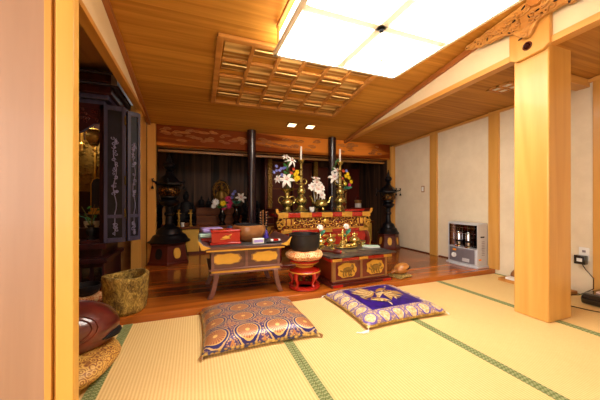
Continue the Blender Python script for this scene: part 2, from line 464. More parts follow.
b = MB(); b.box(3.2, 3.3, 3.93, 4.03, .05, 1.8); struct('trim_12', b, M['cypress'], .004)
b = MB(); b.box(-.46, 3.2, 4.1, 4.16, 1.51, 1.54); b.box(-.46, 3.2, 4.08, 4.2, 1.56, 1.62); struct('trim_13', b, M['tan'])
# near wall on the left: sliding panel, rail and post
b = MB(); b.box(-1.2, -.485, 1.22, 1.25, -.02, 2.4); struct('door_1', b, M['panel'])
b = MB(); b.box(-.487, -.466, 1.2, 1.3, -.02, 2.4); b.box(-.466, -.455, 1.215, 1.3, -.02, 2.4); struct('trim_14', b, M['cypress'], .002)
b = MB(); b.box(-.455, -.403, 1.2, 1.25, -.02, 2.4); struct('trim_15', b, M['near_post'], .003)
b = MB(); b.box(-3, -1.2, 1.2, 1.36, -.05, 2.6); struct('wall_near', b, M['plaster'])
b = MB(); b.box(-3, XW+.1, -2.62, -2.5, -.05, 3.1); struct('wall_behind', b, M['plaster'])  # unseen wall, added to keep pale haze off the dark wood

# ------------------------------------------------------------ tatami
mats = [(-1.38, -.43, 'tatami mat at the left edge, under the big floral cushion'),
        (-.43, .53, 'tatami mat under the copper medallion cushion'),
        (.53, 1.48, 'tatami mat under the purple cushion'),
        (1.48, 2.41, 'tatami mat just left of the square pillar'),
        (2.41, 3.3, 'tatami mat along the right wall, behind the pillar')]
for x0, x1, lab in mats:
    t = thing('tatami_mat', lab, 'mat', ((x0+x1)/2, 1.25, 0), 0, 'tatami mats')
    hw = (x1-x0)/2-.001
    MB().box(-hw, hw, -.95, .949, -.03, -.001).build('mat', M['tatami'], t)
    for s in (-1, 1):
        MB().box(min(s*hw, s*(hw-.027)), max(s*hw, s*(hw-.027)), -.95, .949, -.004, .0012).build('cloth_border', M['heri'], t)
for x0, x1, q in ((-1.38, -.43, 'left'), (-.43, .53, 'front'), (.53, 1.48, 'middle'), (1.48, 2.41, 'right'), (2.41, 3.3, 'wall')):
    b = MB(); b.box(x0+.001, x1-.001, -2.5, .299, -.03, -.001); o = struct('floor_near_'+q, b, M['tatami'])

# ------------------------------------------------------------ pillar
t = thing('pillar', 'thick square pale wood pillar standing on the tatami', 'pillar', (2.43, 1.28, 0))
b = MB((2.43, 1.28, 0)); b.box(2.3, 2.57, 1.17, 1.395, 0, 2.36); b.build('shaft', M['cypress'], t, .008)
b = MB((2.43, 1.28, 0))
b.prism([(1.15, 1.945), (1.19, 1.915), (1.36, 1.90), (1.41, 1.93), (1.41, 2.36), (1.15, 2.36)], 2.268, 2.31, 'x'); b.build('capital', M['cypress'], t, .006)
b = MB((2.43, 1.28, 0)); b.M = Matrix.Translation((2.266, 1.285, 1.985)) @ Matrix.Rotation(PI/2, 4, 'Y')
b.lathe([(.0, 0), (.032, 0), (.032, .003), (0, .003)], n=24)
b.lathe([(.02, -.001), (.024, -.004), (.027, -.001)], n=24, mi=1)
for k in range(6):
    a = k*PI/3; b.ball((.009*math.cos(a), .009*math.sin(a), -.002), (.004, .004, .003), 8, 6, 1)
b.build('crest', [M['black'], M['maroon']], t)
# carved cloud bracket above the pillar
t = thing('carved_bracket', 'pale wooden cloud carving on top of the square pillar', 'carving', (2.25, 1.4, 2.1))
b = MB((2.25, 1.4, 2.1))
BO = [(1.76, 2.19), (1.70, 2.172), (1.63, 2.15), (1.569, 2.147), (1.52, 2.135), (1.465, 2.14), (1.392, 2.125), (1.35, 2.09), (1.31, 2.05), (1.283, 2.025), (1.25, 2.045), (1.21, 2.11), (1.17, 2.135), (1.138, 2.125), (1.083, 2.14), (1.021, 2.12), (.936, 2.13), (.87, 2.12), (.82, 2.16)]
def bo(y):
    for (a, za), (c, zb) in zip(BO, BO[1:]):
        if c <= y <= a: return za+(zb-za)*(a-y)/(a-c)
    return 2.15
bot = [(BO[0][0]-(BO[0][0]-BO[-1][0])*i/60, bo(BO[0][0]-(BO[0][0]-BO[-1][0])*i/60)+.005*math.sin(i*1.3)) for i in range(61)]
top = [(1.76, zc(1.76)-.015), (.82, zc(.82)-.015)]
b.prism(top+bot[::-1], 2.235, 2.265, 'x'); b.build('plank', M['carve'], t, .006)
b = MB((2.25, 1.4, 2.1)); random.seed(4)
for i in range(64):
    f = (i+.5)/64; y = 1.73-.88*f; hi = zc(y)-.03; lo2 = bo(y)+.02; z = lo2+(hi-lo2)*random.random(); rr = .012+.02*min(1, f*1.6)*random.uniform(.5, 1.3)
    b.tube([(2.2275, y+(rr*(1-q*.085))*math.cos(q*.62+i), z+(rr*(1-q*.085))*math.sin(q*.62+i)*.85) for q in range(11)], [.0085*(1-q*.05) for q in range(11)], 6)
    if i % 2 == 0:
        d = MB((2.25, 1.4, 2.1)); d.ball((2.234, y+rr*1.2, z-rr*.3), (.006, rr*.7, rr*.26), 8, 6, 0, Euler((random.random()*3, 0, 0)).to_matrix()); d.build('painted_cut_shade', M['flat_black'], t)  # black blobs put the shade between the scrolls into colour
for k in range(5):
    b.tube([(2.232, 1.335-.008*k, 2.14-.018*k), (2.23, 1.29, 2.10-.014*k), (2.232, 1.235+.008*k, 2.13-.018*k)], .006, 6)
b.build('scroll_relief', M['carve'], t)
o = MB(); o.M = Matrix.Translation((2.2, 1.2, 2.27)) @ Matrix.Rotation(PI/2, 4, 'Y'); o.lathe([(.0, 0), (.05, 0), (.055, .004), (.055, .07), (0, .07)])
o = o.build('log_end', M['frame_red']); at(o, (2.23, 1.2, 2.215)); tag(o, 'round reddish beam end behind the cloud carving over the pillar', 'beam end')

# ------------------------------------------------------------ alcove beam, columns
t = thing('carved_beam', 'long reddish carved wooden beam across the top of the altar alcove', 'beam', (1.37, YA, 1.57))
b = MB((1.37, YA, 1.57)); b.box(-.465, 3.2, YA, YA+.11, 1.57, 1.835); b.build('beam', M['keyaki'], t, .006)
random.seed(3); b = MB((1.37, YA, 1.57))
for cx in (-.28, -.12, .02, .14, .45, .6, .95, 1.1, 1.3, 1.5, 1.72, 2.3, 2.45, 2.9):
    for k in range(6):
        x = cx+random.uniform(-.11, .11); z = random.uniform(1.64, 1.79); L = random.uniform(.03, .075)
        b.tube([(x-L, YA-.001, z), (x-L*.6, YA-.002, z+.011), (x, YA-.003, z+.013), (x+L*.6, YA-.002, z+.008), (x+L, YA-.001, z-.001), (x+L*.5, YA-.001, z-.007), (x-L*.5, YA-.001, z-.006)], .0065, 6, closed=True)
b.build('cloud_relief', M['cloud'], t)
for x, lab in ((.745, 'dark round column left of the altar candlesticks'), (2.02, 'dark round column behind the right candlestick')):
    o = MB().lathe([(.062, 0), (.062, 1.79)], (0, 0, 0), 28).build('round_column', M['column']); o.location = (x, 3.87, .05)
    tag(o, lab, 'column', 'alcove columns')

# ------------------------------------------------------------ coffered ceiling panel
t = thing('coffered_panel', 'coffered wooden panel of square cells set in the ceiling', 'ceiling panel', (.93, 2.7, zc(2.7)))
sl = math.atan(.175)
cx, cy = .93, 2.7
Mx = Matrix.Translation((cx, cy, zc(cy)-.002)) @ Matrix.Rotation(-sl, 4, 'X')
W2, D2 = .765, .52
def inset(n0, n1):
    b = MB((cx, cy, zc(2.7))); b.M = Mx; return b
b = inset(0, 0)
b.box(-W2, W2, -D2, -D2+.045, -.034, 0); b.box(-W2, W2, D2-.045, D2, -.034, 0)
b.box(-W2, -W2+.045, -D2+.045, D2-.045, -.034, 0); b.box(W2-.045, W2, -D2+.045, D2-.045, -.034, 0)
b.build('frame', M['frame_red'], t, .006)
cw = (2*W2-.09)/6; ch = (2*D2-.09)/4
for i in range(1, 6):
    b = inset(0, 0); x = -W2+.045+i*cw; b.box(x-.017, x+.017, -D2+.045, D2-.045, -.03, 0); b.build('batten', M['frame_red'], t, .005)
for j in range(1, 4):
    b = inset(0, 0); y = -D2+.045+j*ch; b.box(-W2+.045, W2-.045, y-.016, y+.016, -.027, 0); b.build('batten', M['frame_red'], t, .005)
random.seed(5)
for i in range(6):
    for j in range(4):
        x = -W2+.045+i*cw; y = -D2+.045+j*ch
        b = MB(); b.box(-cw/2+.013, cw/2-.013, -ch/2+.013, ch/2-.013, -.012, -.002)
        o = b.build('cell_panel', M['coffer'], t)
        o.location = (Mx @ Vector((x+cw/2, y+ch/2, 0)))-Vector((cx, cy, zc(2.7))); o.rotation_euler = (-sl, 0, 0)
        if (i+j) % 2: o.rotation_euler = (-sl, 0, PI)
b = inset(0, 0)
bx0 = -W2+.045+cw*.25; by = D2-.045-ch*1.9
# ------------------------------------------------------------ ceiling lamp
LX, LY, LZ, LS = 1.17, 1.53, 2.0, .59
t = thing('ceiling_lamp', 'large square four-panel ceiling lamp glowing white', 'lamp', (LX, LY, LZ))
b = MB((LX, LY, LZ))
for s in (-1, 1):
    b.box(LX-LS, LX+LS, LY+s*(LS-.014)-.014, LY+s*(LS-.014)+.014, LZ+.004, LZ+.03)
    b.box(LX+s*(LS-.014)-.014, LX+s*(LS-.014)+.014, LY-LS, LY+LS, LZ+.004, LZ+.03)
b.box(LX-LS, LX+LS, LY-.033, LY+.033, LZ+.012, LZ+.03); b.box(LX-.033, LX+.033, LY-LS, LY+LS, LZ+.012, LZ+.03)
b.build('grid_frame', plain('lamp_frame', '#f3e2bf', .5, var=.03), t, .003)
for i in (-1, 1):
    for j in (-1, 1):
        b = MB((LX, LY, LZ)); c0 = (LX+i*.298, LY+j*.298)
        b.frustum(c0, (.25, .25), (.265, .265), LZ-.008, LZ+.028); b.build('diffuser', M['lamp'], t, .012)
b = MB((LX, LY, LZ)); b.box(LX-LS+.02, LX+LS-.02, LY-LS+.02, LY+LS-.1, LZ+.03, LZ+.135); b.build('housing', M['lamp_side'], t)
for s in (-1, 1):
    b = MB((LX, LY, LZ)); b.box(LX+s*LS-.012, LX+s*LS+.012, LY-LS+.0, LY+LS-.13, LZ+.145, LZ+.175)
    b.box(LX+s*LS-.008, LX+s*LS+.008, LY+LS-.16, LY+LS-.145, LZ+.03, LZ+.15); b.build('side_rail', M['frame_red'], t, .003)
b = MB((LX, LY, LZ)); b.box(LX-.1, LX+.1, LY-.1, LY+.1, LZ+.13, zc(LY)+.004); b.build('mount', M['tan'], t)
b = MB((LX, LY, LZ)); b.ball((LX, LY, LZ-.004), (.016, .016, .012)); b.build('hub', M['blackmetal'], t)
b = MB((LX, LY, LZ))
for k in range(14): b.ball((LX, LY, LZ-.02-k*.012), .004, 8, 6)
b.ball((LX, LY, LZ-.2), (.008, .008, .016), 10, 8); b.build('pull_chain', M['brass2'], t)
# small square downlights
for x, lab in ((1.255, 'small square ceiling downlight, the left of the pair'), (1.53, 'small square ceiling downlight, the right of the pair')):
    y = 3.6; t = thing('downlight', lab, 'light', (x, y, zc(y)), 0, 'square downlights')
    Md = Matrix.Rotation(-sl, 4, 'X')
    b = MB(); b.M = Md
    for s in (-1, 1):
        b.box(-.07, .07, s*.062-.008, s*.062+.008, -.008, .004); b.box(s*.062-.008, s*.062+.008, -.054, .054, -.008, .004)
    b.build('frame', M['tan'], t)
    b = MB(); b.M = Md; b.box(-.054, .054, -.054, .054, -.004, .003); b.build('lens', M['spot'], t)
# unlit square fitting in the side ceiling
t = thing('ceiling_vent', 'unlit square four-pane fitting in the lower side ceiling', 'ceiling fitting', (2.735, 1.735, zs(1.735)))
b = MB(); sq = .095
for s in (-1, 0, 1):
    b.box(-sq-.012, sq+.012, s*sq-.012, s*sq+.012, -.014, .0); b.box(s*sq-.012, s*sq+.012, -sq, sq, -.014, .0)
b.build('frame', M['frame_red'], t)
b = MB(); b.box(-sq, sq, -sq, sq, -.006, -.002); b.build('pane', M['paper'], t)

# ------------------------------------------------------------ alcove cabinet with gold doors
t = thing('alcove_cabinet', 'low cabinet with gold doors running along the alcove', 'cabinet', (1.37, 4.7, .05))
o_ = (1.37, 4.7, .05)
b = MB(o_); b.box(-.46, 3.2, 4.45, 4.96, .05, .43); b.build('body', M['maroon'], t)
b = MB(o_); b.box(-.47, 3.2, 4.4, 4.97, .43, .465); b.build('top', M['shelf_wood'], t, .004)
xs = [-.44, .07, .58, 1.1, 1.62, 2.14, 2.66, 3.18]
for i in range(7):
    b = MB(o_); b.box(xs[i]+.012, xs[i+1]-.012, 4.435, 4.452, .085, .42); b.build('door', M['golddoor'], t, .002)

# inner shrine behind the altar
t = thing('inner_shrine', 'dark inner shrine with gold carved side posts behind the altar', 'shrine', (1.62, 4.72, .465))
o_ = (1.62, 4.72, .465)
b = MB(o_); b.box(1.12, 2.14, 4.5, 4.97, .465, .56); b.box(1.12, 1.18, 4.62, 4.97, .56, 1.62); b.box(2.08, 2.14, 4.62, 4.97, .56, 1.62); b.box(1.12, 2.14, 4.6, 4.97, 1.56, 1.7)
b.box(1.18, 2.08, 4.93, 4.97, .56, 1.56); b.build('case', M['maroon'], t, .004)
random.seed(11)
for x in (1.2, 2.06):
    b = MB(o_); b.box(x-.035, x+.035, 4.57, 4.615, .56, 1.56)
    for k in range(34):
        b.ball((x+random.uniform(-.028, .028), 4.566, .6+k*.028), (.02, .012, .016), 8, 6, 0, Euler((0, random.random()*3, 0)).to_matrix())
    b.build('carved_post', M['antique'], t)
for s, x in ((1, 1.42), (-1, 1.84)):
    b = MB(o_); b.box(x-.19, x+.19, 4.7, 4.72, .58, 1.54); b.build('door', M['maroon'], t)
    b = MB(o_)
    for xx in (x-.185, x+.165): b.box(xx, xx+.02, 4.69, 4.70, .58, 1.54)
    for zz in (.58, 1.05, 1.52): b.box(x-.165, x+.165, 4.69, 4.70, zz, zz+.02)
    b.build('door_frame', M['shelf_wood'], t)
# dark screen panels right of the shrine
t = thing('folding_screen', 'dark brown panelled screen at the right back of the alcove', 'screen', (2.68, 4.9, .465))
for i in range(4):
    b = MB((2.68, 4.9, .465)); x = 2.2+i*.25; b.box(x+.005, x+.24, 4.86+.04*(i % 2), 4.9+.04*(i % 2), .465, 1.5); b.build('panel', M['maroon'], t, .006)

# ------------------------------------------------------------ bronze lanterns
def lantern(x, y, rb, label, sc_=1.0):
    t = thing('bronze_lantern', label, 'lantern', (x, y, .05), 0, 'tall black lanterns'); k = rb/.25; t.scale = (sc_,)*3; kk = 1.22 if rb > .24 else 1.12
    def wide(b): b.v = [Vector((v.x*kk, v.y*kk, v.z)) for v in b.v]; return b
    b = MB(); b.lathe([(rb, 0), (rb*1.0, .03), (rb*.93, .045), (rb*.82, .24), (rb*.88, .25), (rb*.88, .27), (0, .27)], n=6, a0=PI/6); b.build('pedestal', M['maroon'], t, .004)
    for j in range(6):
        a = j*PI/3; rr = rb*.875*math.cos(PI/6)+.004
        b = MB(); b.M = Matrix.Rotation(a, 4, 'Z') @ Matrix.Translation((rr, 0, .14)) @ Matrix.Rotation(R(-9), 4, 'Y')
        b.prism([(.036*k*1.15*math.copysign(abs(math.cos(q))**.7, math.cos(q)), .066*math.sin(q)) for q in [2*PI*i/20 for i in range(20)]], -.003, .003, 'x')
        b.build('gold_panel' if j % 2 == 1 or rb < .22 else 'dark_opening', M['goldpaint'] if (j % 2 == 1 or rb < .22) else M['flat_black'], t)
    b = MB(); b.lathe([(rb*.78, .27), (rb*.78, .285), (rb*.7, .30), (rb*.62, .35), (rb*.6, .36), (rb*.5, .375), (rb*.42, .43), (rb*.4, .44), (rb*.26, .46), (.04, .5), (.036, .6), (.05, .62), (.05, .64), (.036, .66), (.04, .72), (.075, .745), (.095, .78), (.095, .8), (.06, .82), (.085, .84), (.085, .86)], n=28); wide(b).build('stem', M['blackmetal'], t)
    b = MB(); b.ball((0, 0, .925), (.115, .115, .088), 20, 12); wide(b).build('fire_chamber', M['openwork'], t)
    b = MB(); b.lathe([(.09, .99), (.145, 1.01), (.145, 1.03), (.11, 1.06), (.08, 1.11), (.05, 1.13), (.03, 1.17), (.045, 1.19), (.02, 1.2)], n=6, a0=PI/6); wide(b).build('roof', M['blackmetal'], t)
    for j in range(6):
        a = j*PI/3+PI/6; c, s_ = math.cos(a), math.sin(a); b = MB()
        b.tube([(.11*c, .11*s_, 1.035), (.17*c, .19*s_, 1.035), (.21*c, .21*s_, 1.05), (.215*c, .215*s_, 1.075), (.195*c, .195*s_, 1.08)], [.014, .012, .011, .009, .006], 8)
        b.build('curled_arm', M['blackmetal'], t)
        b = MB(); b.tube([(.21*c, .21*s_, 1.04), (.21*c, .21*s_, .99)], .002, 5); b.lathe([(.003, .0), (.012, -.012), (.016, -.035), (.02, -.04)], (.21*c, .21*s_, .99), 10); b.build('bell', M['blackmetal'], t)
    b = MB(); b.lathe([(.02, 1.2), (.05, 1.225), (.062, 1.25), (.05, 1.285), (.03, 1.3), (.022, 1.32), (.016, 1.36), (.0, 1.42)], n=20)
    b.M = Matrix.Rotation(PI/4, 4, 'Z'); b.prism([(-.03, 1.29), (.03, 1.29), (.035, 1.33), (.01, 1.37), (.004, 1.42), (-.02, 1.36), (-.034, 1.33)], -.008, .008, 'y')
    wide(b).build('jewel_finial', M['blackmetal'], t, .003)
lantern(-.315, 3.975, .27, 'tall black bronze lantern at the left end of the alcove')
lantern(3.06, 3.82, .215, 'tall black bronze lantern against the right wall of the alcove', .93)

# ------------------------------------------------------------ flowers
def petal(b, c, az, L, Wd, lift, curl, mi=0, base=.0, R_=None):
    """one curved petal leaving c in direction az; R_ orients the bloom"""
    def fn(u, v):
        s_ = (u-.5)*2; w_ = Wd*math.sin(PI*min(1, max(.0, v*.92+.06)))**.8
        rr = base+L*v; z = lift*v-curl*v*v+abs(s_)*w_*.35
        x = rr*math.cos(az)-s_*w_*math.sin(az); y = rr*math.sin(az)+s_*w_*math.cos(az)
        p = Vector((x, y, z)); p = R_ @ p if R_ is not None else p
        return p+Vector(c)
    b.surf(fn, 4, 6, mi=mi)
def facing(az, el):
    d = Vector((math.cos(el)*math.cos(az), math.cos(el)*math.sin(az), math.sin(el)))
    return d.to_track_quat('Z', 'Y').to_matrix()
def lily(t, c, az, el, size, mat='petal_w', n=6, name='lily', wd=.22, curl=.5):
    b = MB(); Rm = facing(az, el)
    for k in range(n): petal(b, c, k*2*PI/n, size, size*wd, size*.45, size*curl, 0, size*.05, Rm)
    for k in range(5):
        a = k*1.256; e = Rm @ Vector((size*.2*math.cos(a), size*.2*math.sin(a), size*.45)); b.tube([c, Vector(c)+e], size*.015, 5, 1)
        b.ball(Vector(c)+e, size*.05, 6, 5, 1)
    return b.build(name, [M[mat], M['petal_o']], t)
def daisy(t, c, az, el, size, mat, name='daisy'):
    b = MB(); Rm = facing(az, el)
    for ring, (n, s_) in enumerate(((12, 1), (9, .7), (6, .4))):
        for k in range(n): petal(b, c, k*2*PI/n+ring*.3, size*s_, size*.16, size*(.25+.25*ring), size*.15, 0, 0, Rm)
    return b.build(name, [M[mat]], t)
def leafset(t, spots, mat='green', L=.09, wd=.018):
    b = MB()
    for c, az, el in spots:
        Rm = facing(az, el) @ Euler((0, R(-80), 0)).to_matrix()
        petal(b, c, 0, L, wd, L*.2, L*.35, 0, 0, Rm)
    return b.build('leaves', M[mat], t)
def stems(t, base, tips, mat='green', r=.003):
    b = MB()
    for q in tips:
        q = Vector(q); m_ = (Vector(base)+q)/2+Vector((0, 0, .03)); b.tube([base, m_, q], r, 5)
    return b.build('stems', M[mat], t)
def handle(b, x, z, r, s, rt=.006, y=0):
    b.tube([(x+s*r*math.cos(a)*1.0, y, z+r*math.sin(a)) for a in [R(q) for q in range(-110, 141, 25)]], rt, 7)

# ------------------------------------------------------------ front altar
AX0, AX1, AY0, AY1, AZ = .93, 2.22, 3.15, 3.66, .705
t = thing('altar_table', 'red lacquer altar table with gold carved frieze', 'altar table', (1.575, 3.4, .05)); o_ = (1.575, 3.4, .05)
b = MB(o_); b.box(AX0+.03, AX1-.03, AY0+.003, AY1, AZ-.012, AZ); b.build('top', M['iron'], t)
b = MB(o_); b.box(AX0, AX1, AY0, AY0+.03, AZ-.06, AZ-.002); b.box(AX0, AX0+.03, AY0+.03, AY1, AZ-.06, AZ-.002); b.box(AX1-.03, AX1, AY0+.03, AY1, AZ-.06, AZ-.002); b.box(AX0+.03, AX1-.03, AY1-.02, AY1, AZ-.06, AZ-.014)
b.build('edge_band', M['red'], t, .004)
for k, (a, c) in enumerate(((AX0-.004, AX0+.12), (1.21, 1.36), (1.5, 1.65), (1.79, 1.94), (AX1-.12, AX1+.004))):
    b = MB(o_); b.box(a, c, AY0-.005, AY0+.01, AZ-.063, AZ+.001); b.build('gold_fitting', M['gold'], t, .002)
for s, xe in ((-1, AX0), (1, AX1)):
    b = MB(o_); b.prism([(xe-s*.03, AZ-.01), (xe+s*.01, AZ-.02), (xe+s*.03, AZ+.01), (xe+s*.032, AZ+.04), (xe+s*.015, AZ+.045), (xe, AZ+.02), (xe-s*.03, AZ+.005)], AY0, AY1, 'y'); b.build('upturned_end', M['maroon'], t, .004)
    b = MB(o_); b.prism([(xe-s*.005, AZ-.02), (xe+s*.012, AZ-.02), (xe+s*.034, AZ+.01), (xe+s*.036, AZ+.047), (xe+s*.013, AZ+.05), (xe-s*.002, AZ+.02)], AY0-.008, AY0+.004, 'y'); b.build('gold_end_cap', M['gold'], t)
b = MB(o_); b.box(AX0+.07, AX1-.07, AY0+.05, AY1-.05, .42, AZ-.06); b.build('waist', M['darkred'], t)
random.seed(21)
b = MB(o_)   # gold openwork frieze of scrolls
for i in range(14):
    for j in range(3):
        x = AX0+.12+(i+.5*(j % 2))*(AX1-AX0-.24)/13.5; z = AZ-.085-.045*j; ph = random.random()*6; s_ = random.choice((-1, 1)); r0 = .042
        b.tube([(x+s_*r0*(1-q*.08)*math.cos(q*.6+ph), AY0+.036-.004*(q % 2), z+r0*.7*(1-q*.08)*math.sin(q*.6+ph)) for q in range(11)], .0065, 6)
b.tube([(AX0+.1, AY0+.035, AZ-.065), (AX1-.1, AY0+.035, AZ-.065)], .006, 6); b.box(AX0+.08, AX1-.08, AY0+.03, AY0+.05, AZ-.215, AZ-.2)
b.ball((1.575, AY0+.03, AZ-.12), (.04, .014, .04)); b.build('carved_frieze', M['gold'], t)
for x in (AX0+.13, AX1-.13):
    b = MB(o_); b.box(x-.06, x+.06, AY0+.012, AY0+.03, AZ-.155, AZ-.085); b.build('red_block', M['darkred'], t, .004)
    b = MB(o_)
    for q in (-.055, -.01, .012, .055): b.box(x+q-.012, x+q+.012, AY0+.006, AY0+.014, AZ-.16, AZ-.08)
    b.build('block_fitting', M['gold'], t, .002)
for s, xe in ((-1, AX0), (1, AX1)):     # gold scroll brackets under the corners
    b = MB(o_)
    for (dx, z, rr) in ((.03, AZ-.09, .03), (.045, AZ-.135, .034), (.02, AZ-.17, .026), (.07, AZ-.11, .024), (.0, AZ-.125, .02)):
        b.tube([(xe-s*(dx-rr*math.cos(a)), AY0+.02, z+rr*math.sin(a)) for a in [q*.7 for q in range(9)]], .009, 7)
    b.build('corner_bracket', M['gold'], t)
b = MB(o_); b.box(AX0+.03, AX1-.03, AY0+.0, AY1-.02, .455, .49); b.build('lower_rail', M['red'], t, .004)
for xx in (AX0+.1, 1.575, AX1-.1): b = MB(o_); b.box(xx-.07, xx+.07, AY0-.004, AY0+.004, .453, .492); b.build('rail_fitting', M['gold'], t, .002)
b = MB(o_)
b.prism([(AX0+.04, .457), (AX1-.04, .457), (AX1-.07, .3), (AX1-.2, .36), (AX1-.35, .3), (1.575, .27), (AX0+.35, .3), (AX0+.2, .36), (AX0+.07, .3)], AY0+.02, AY0+.05, 'y'); b.build('apron', M['red'], t, .004)
for i in range(9):
    b = MB(o_); x = AX0+.2+i*.108; b.ball((x, AY0+.018, .40), (.045, .008, .02), 12, 8); b.build('apron_ornament', M['gold'], t)
for sx, xe in ((-1, AX0), (1, AX1)):
    for sy, ye in ((-1, AY0+.04), (1, AY1-.06)):
        b = MB(o_); prof = [(-.07, .46, .05), (-.03, .4, .055), (-.01, .33, .05), (-.02, .22, .035), (-.03, .14, .03), (-.01, .085, .034), (.015, .08, .03)]
        b.tube([(xe+sx*dx, ye+sy*dx*.3, z) for dx, z, r_ in prof], [p[2]*.8 for p in prof], 10); b.build('leg', M['darkred'], t)
        b = MB(o_); b.tube([(xe+sx*(dx+.03), ye+sy*dx*.3-.02, z) for dx, z, r_ in prof[:5]], .012, 7); b.ball((xe+sx*.01, ye, .085), (.045, .04, .03)); b.build('gold_trim', M['gold'], t)
b = MB(o_); b.box(AX0-.0, AX1+.0, AY0+.0, AY1-.02, .05, .075); b.build('foot_rail', M['darkred'], t, .004)

# candlesticks
def candlestick(x, y, label):
    t = thing('candlestick', label, 'candlestick', (x, y, AZ), 0, 'brass altar candlesticks')
    b = MB(); b.lathe([(.088, 0), (.09, .012), (.08, .022), (.05, .045), (.04, .075), (.045, .09), (.066, .115), (.07, .14), (.062, .17), (.04, .195), (.032, .215), (.045, .235), (.05, .262), (.042, .29), (.026, .31), (.024, .33), (.036, .345), (.036, .355), (.02, .37), (.018, .44), (.026, .45), (.018, .46), (.017, .52), (.03, .53), (.017, .545), (.016, .6), (.03, .625), (.044, .645), (.044, .655), (.01, .65)], n=28)
    b.v = [Vector((v.x*1.15, v.y*1.15, v.z*1.04)) for v in b.v]; b.build('stem', M['brass'], t)
    for s in (-1, 1): b = MB(); handle(b, s*.045, .4, .035, s, .008); b.build('ring_handle', M['brass'], t)
    c = MB().lathe([(.012, 0), (.0125, .18), (.004, .185), (0, .19)], n=14).build('candle', M['white']); c.location = (x, y, AZ+.676)
    tag(c, 'white candle standing in the '+('left' if x < 1.6 else 'right')+' brass candlestick', 'candle', 'white altar candles')
candlestick(1.305, 3.38, 'tall brass candlestick beside the brass flower vase')
candlestick(1.875, 3.36, 'tall brass candlestick right of the incense burner')
t = thing('brass_vase', 'brass flower vase with two loop handles on the altar table left end', 'vase', (1.11, 3.38, AZ))
b = MB(); b.lathe([(.075, 0), (.078, .012), (.06, .02), (.042, .035), (.04, .06), (.075, .09), (.084, .12), (.075, .15), (.04, .175), (.03, .2), (.03, .245), (.05, .27), (.1, .295), (.105, .3), (.095, .3), (.03, .27)], n=28); b.build('body', M['brass'], t)
for s in (-1, 1): b = MB(); handle(b, s*.07, .155, .045, s, .009); b.build('handle', M['brass'], t)
t = thing('incense_burner', 'brass tripod incense burner with upswept handles', 'incense burner', (1.575, 3.34, AZ))
b = MB(); b.lathe([(.02, .035), (.06, .045), (.09, .075), (.095, .1), (.085, .13), (.07, .145), (.08, .16), (.085, .165), (.07, .165), (.06, .13), (0, .12)], n=28); b.build('bowl', M['brass'], t)
for s in (-1, 1):
    b = MB(); b.tube([(s*.08, 0, .11), (s*.12, 0, .13), (s*.13, 0, .17), (s*.15, 0, .2), (s*.175, 0, .205)], [.014, .013, .012, .012, .006], 8); b.build('handle', M['brass'], t)
for k in range(3):
    a = k*2*PI/3-PI/2; b = MB(); b.tube([(.05*math.cos(a), .05*math.sin(a), .06), (.07*math.cos(a), .07*math.sin(a), .03), (.06*math.cos(a), .06*math.sin(a), .0)], [.016, .012, .01], 8); b.build('leg', M['brass'], t)
for x, y, lab in ((1.405, 3.25, 'small white ceramic cup on the altar table left of the burner'),):
    o = MB().lathe([(.02, 0), (.028, .01), (.032, .06), (.03, .065), (.027, .06), (.02, .01)], n=16).build('cup', M['paper']); o.location = (x, y, AZ); tag(o, lab, 'cup')
# white lotus spray behind burner
t = thing('lotus_flowers', 'white artificial lotus blooms rising behind the incense burner', 'flowers', (1.575, 3.5, AZ))
stems(t, (0, 0, .0), [(-.04, 0, .3), (.03, 0, .33), (.06, -.03, .22), (0, -.05, .27)], 'white', .006)
for c, az, el in (((-.06, -.02, .33), -2, .4), ((.0, -.02, .385), -1.6, .7), ((.06, -.03, .33), -1, .4), ((.0, -.06, .3), -1.6, .1), ((.05, -.06, .22), -1.2, .2), ((-.0, .0, .44), -1.6, 1.2)):
    lily(t, c, az, el, .065, n=7, name='lotus', wd=.35, curl=.15)
# bouquet in the left vase
t = thing('flower_bouquet', 'bouquet of white lilies, blue and yellow flowers in the left vase', 'flowers', (1.11, 3.38, AZ+.28))
tips = [(-.12, 0, .2), (0, -.05, .14), (.1, 0, .3), (.08, 0, .16), (-.05, 0, .28), (.02, 0, .36)]
stems(t, (0, 0, -.1), tips)
lily(t, (-.03, -.08, .13), -1.9, .25, .1, curl=.8); lily(t, (.05, -.04, .38), -1.4, .4, .085, wd=.16, curl=.9); lily(t, (-.13, -.04, .14), -2.4, .3, .06); lily(t, (-.02, .0, .43), -1.9, .7, .05)
random.seed(5)
for k in range(9):
    daisy(t, (-.13+random.uniform(-.06, .11), -.03+random.uniform(-.03, .03), .22+random.uniform(-.03, .08)), -1.8+random.uniform(-.6, .6), .3, .024, 'petal_b', 'blue_flower')
for c in ((.1, -.05, .2), (.125, -.04, .235), (.1, -.06, .14), (.135, -.05, .16)): daisy(t, c, -1.4, .2, .036, 'petal_y', 'yellow_flower')
for c in ((.07, -.05, .27), (.04, -.06, .22)): daisy(t, c, -1.4, .2, .025, 'petal_o', 'orange_flower')
leafset(t, [((0, -.03, .1+.03*k), random.uniform(-3.3, .2), random.uniform(.1, 1.2)) for k in range(10)]+[((.05, 0, .35), -1.5+.5*k, 1.1) for k in range(4)])
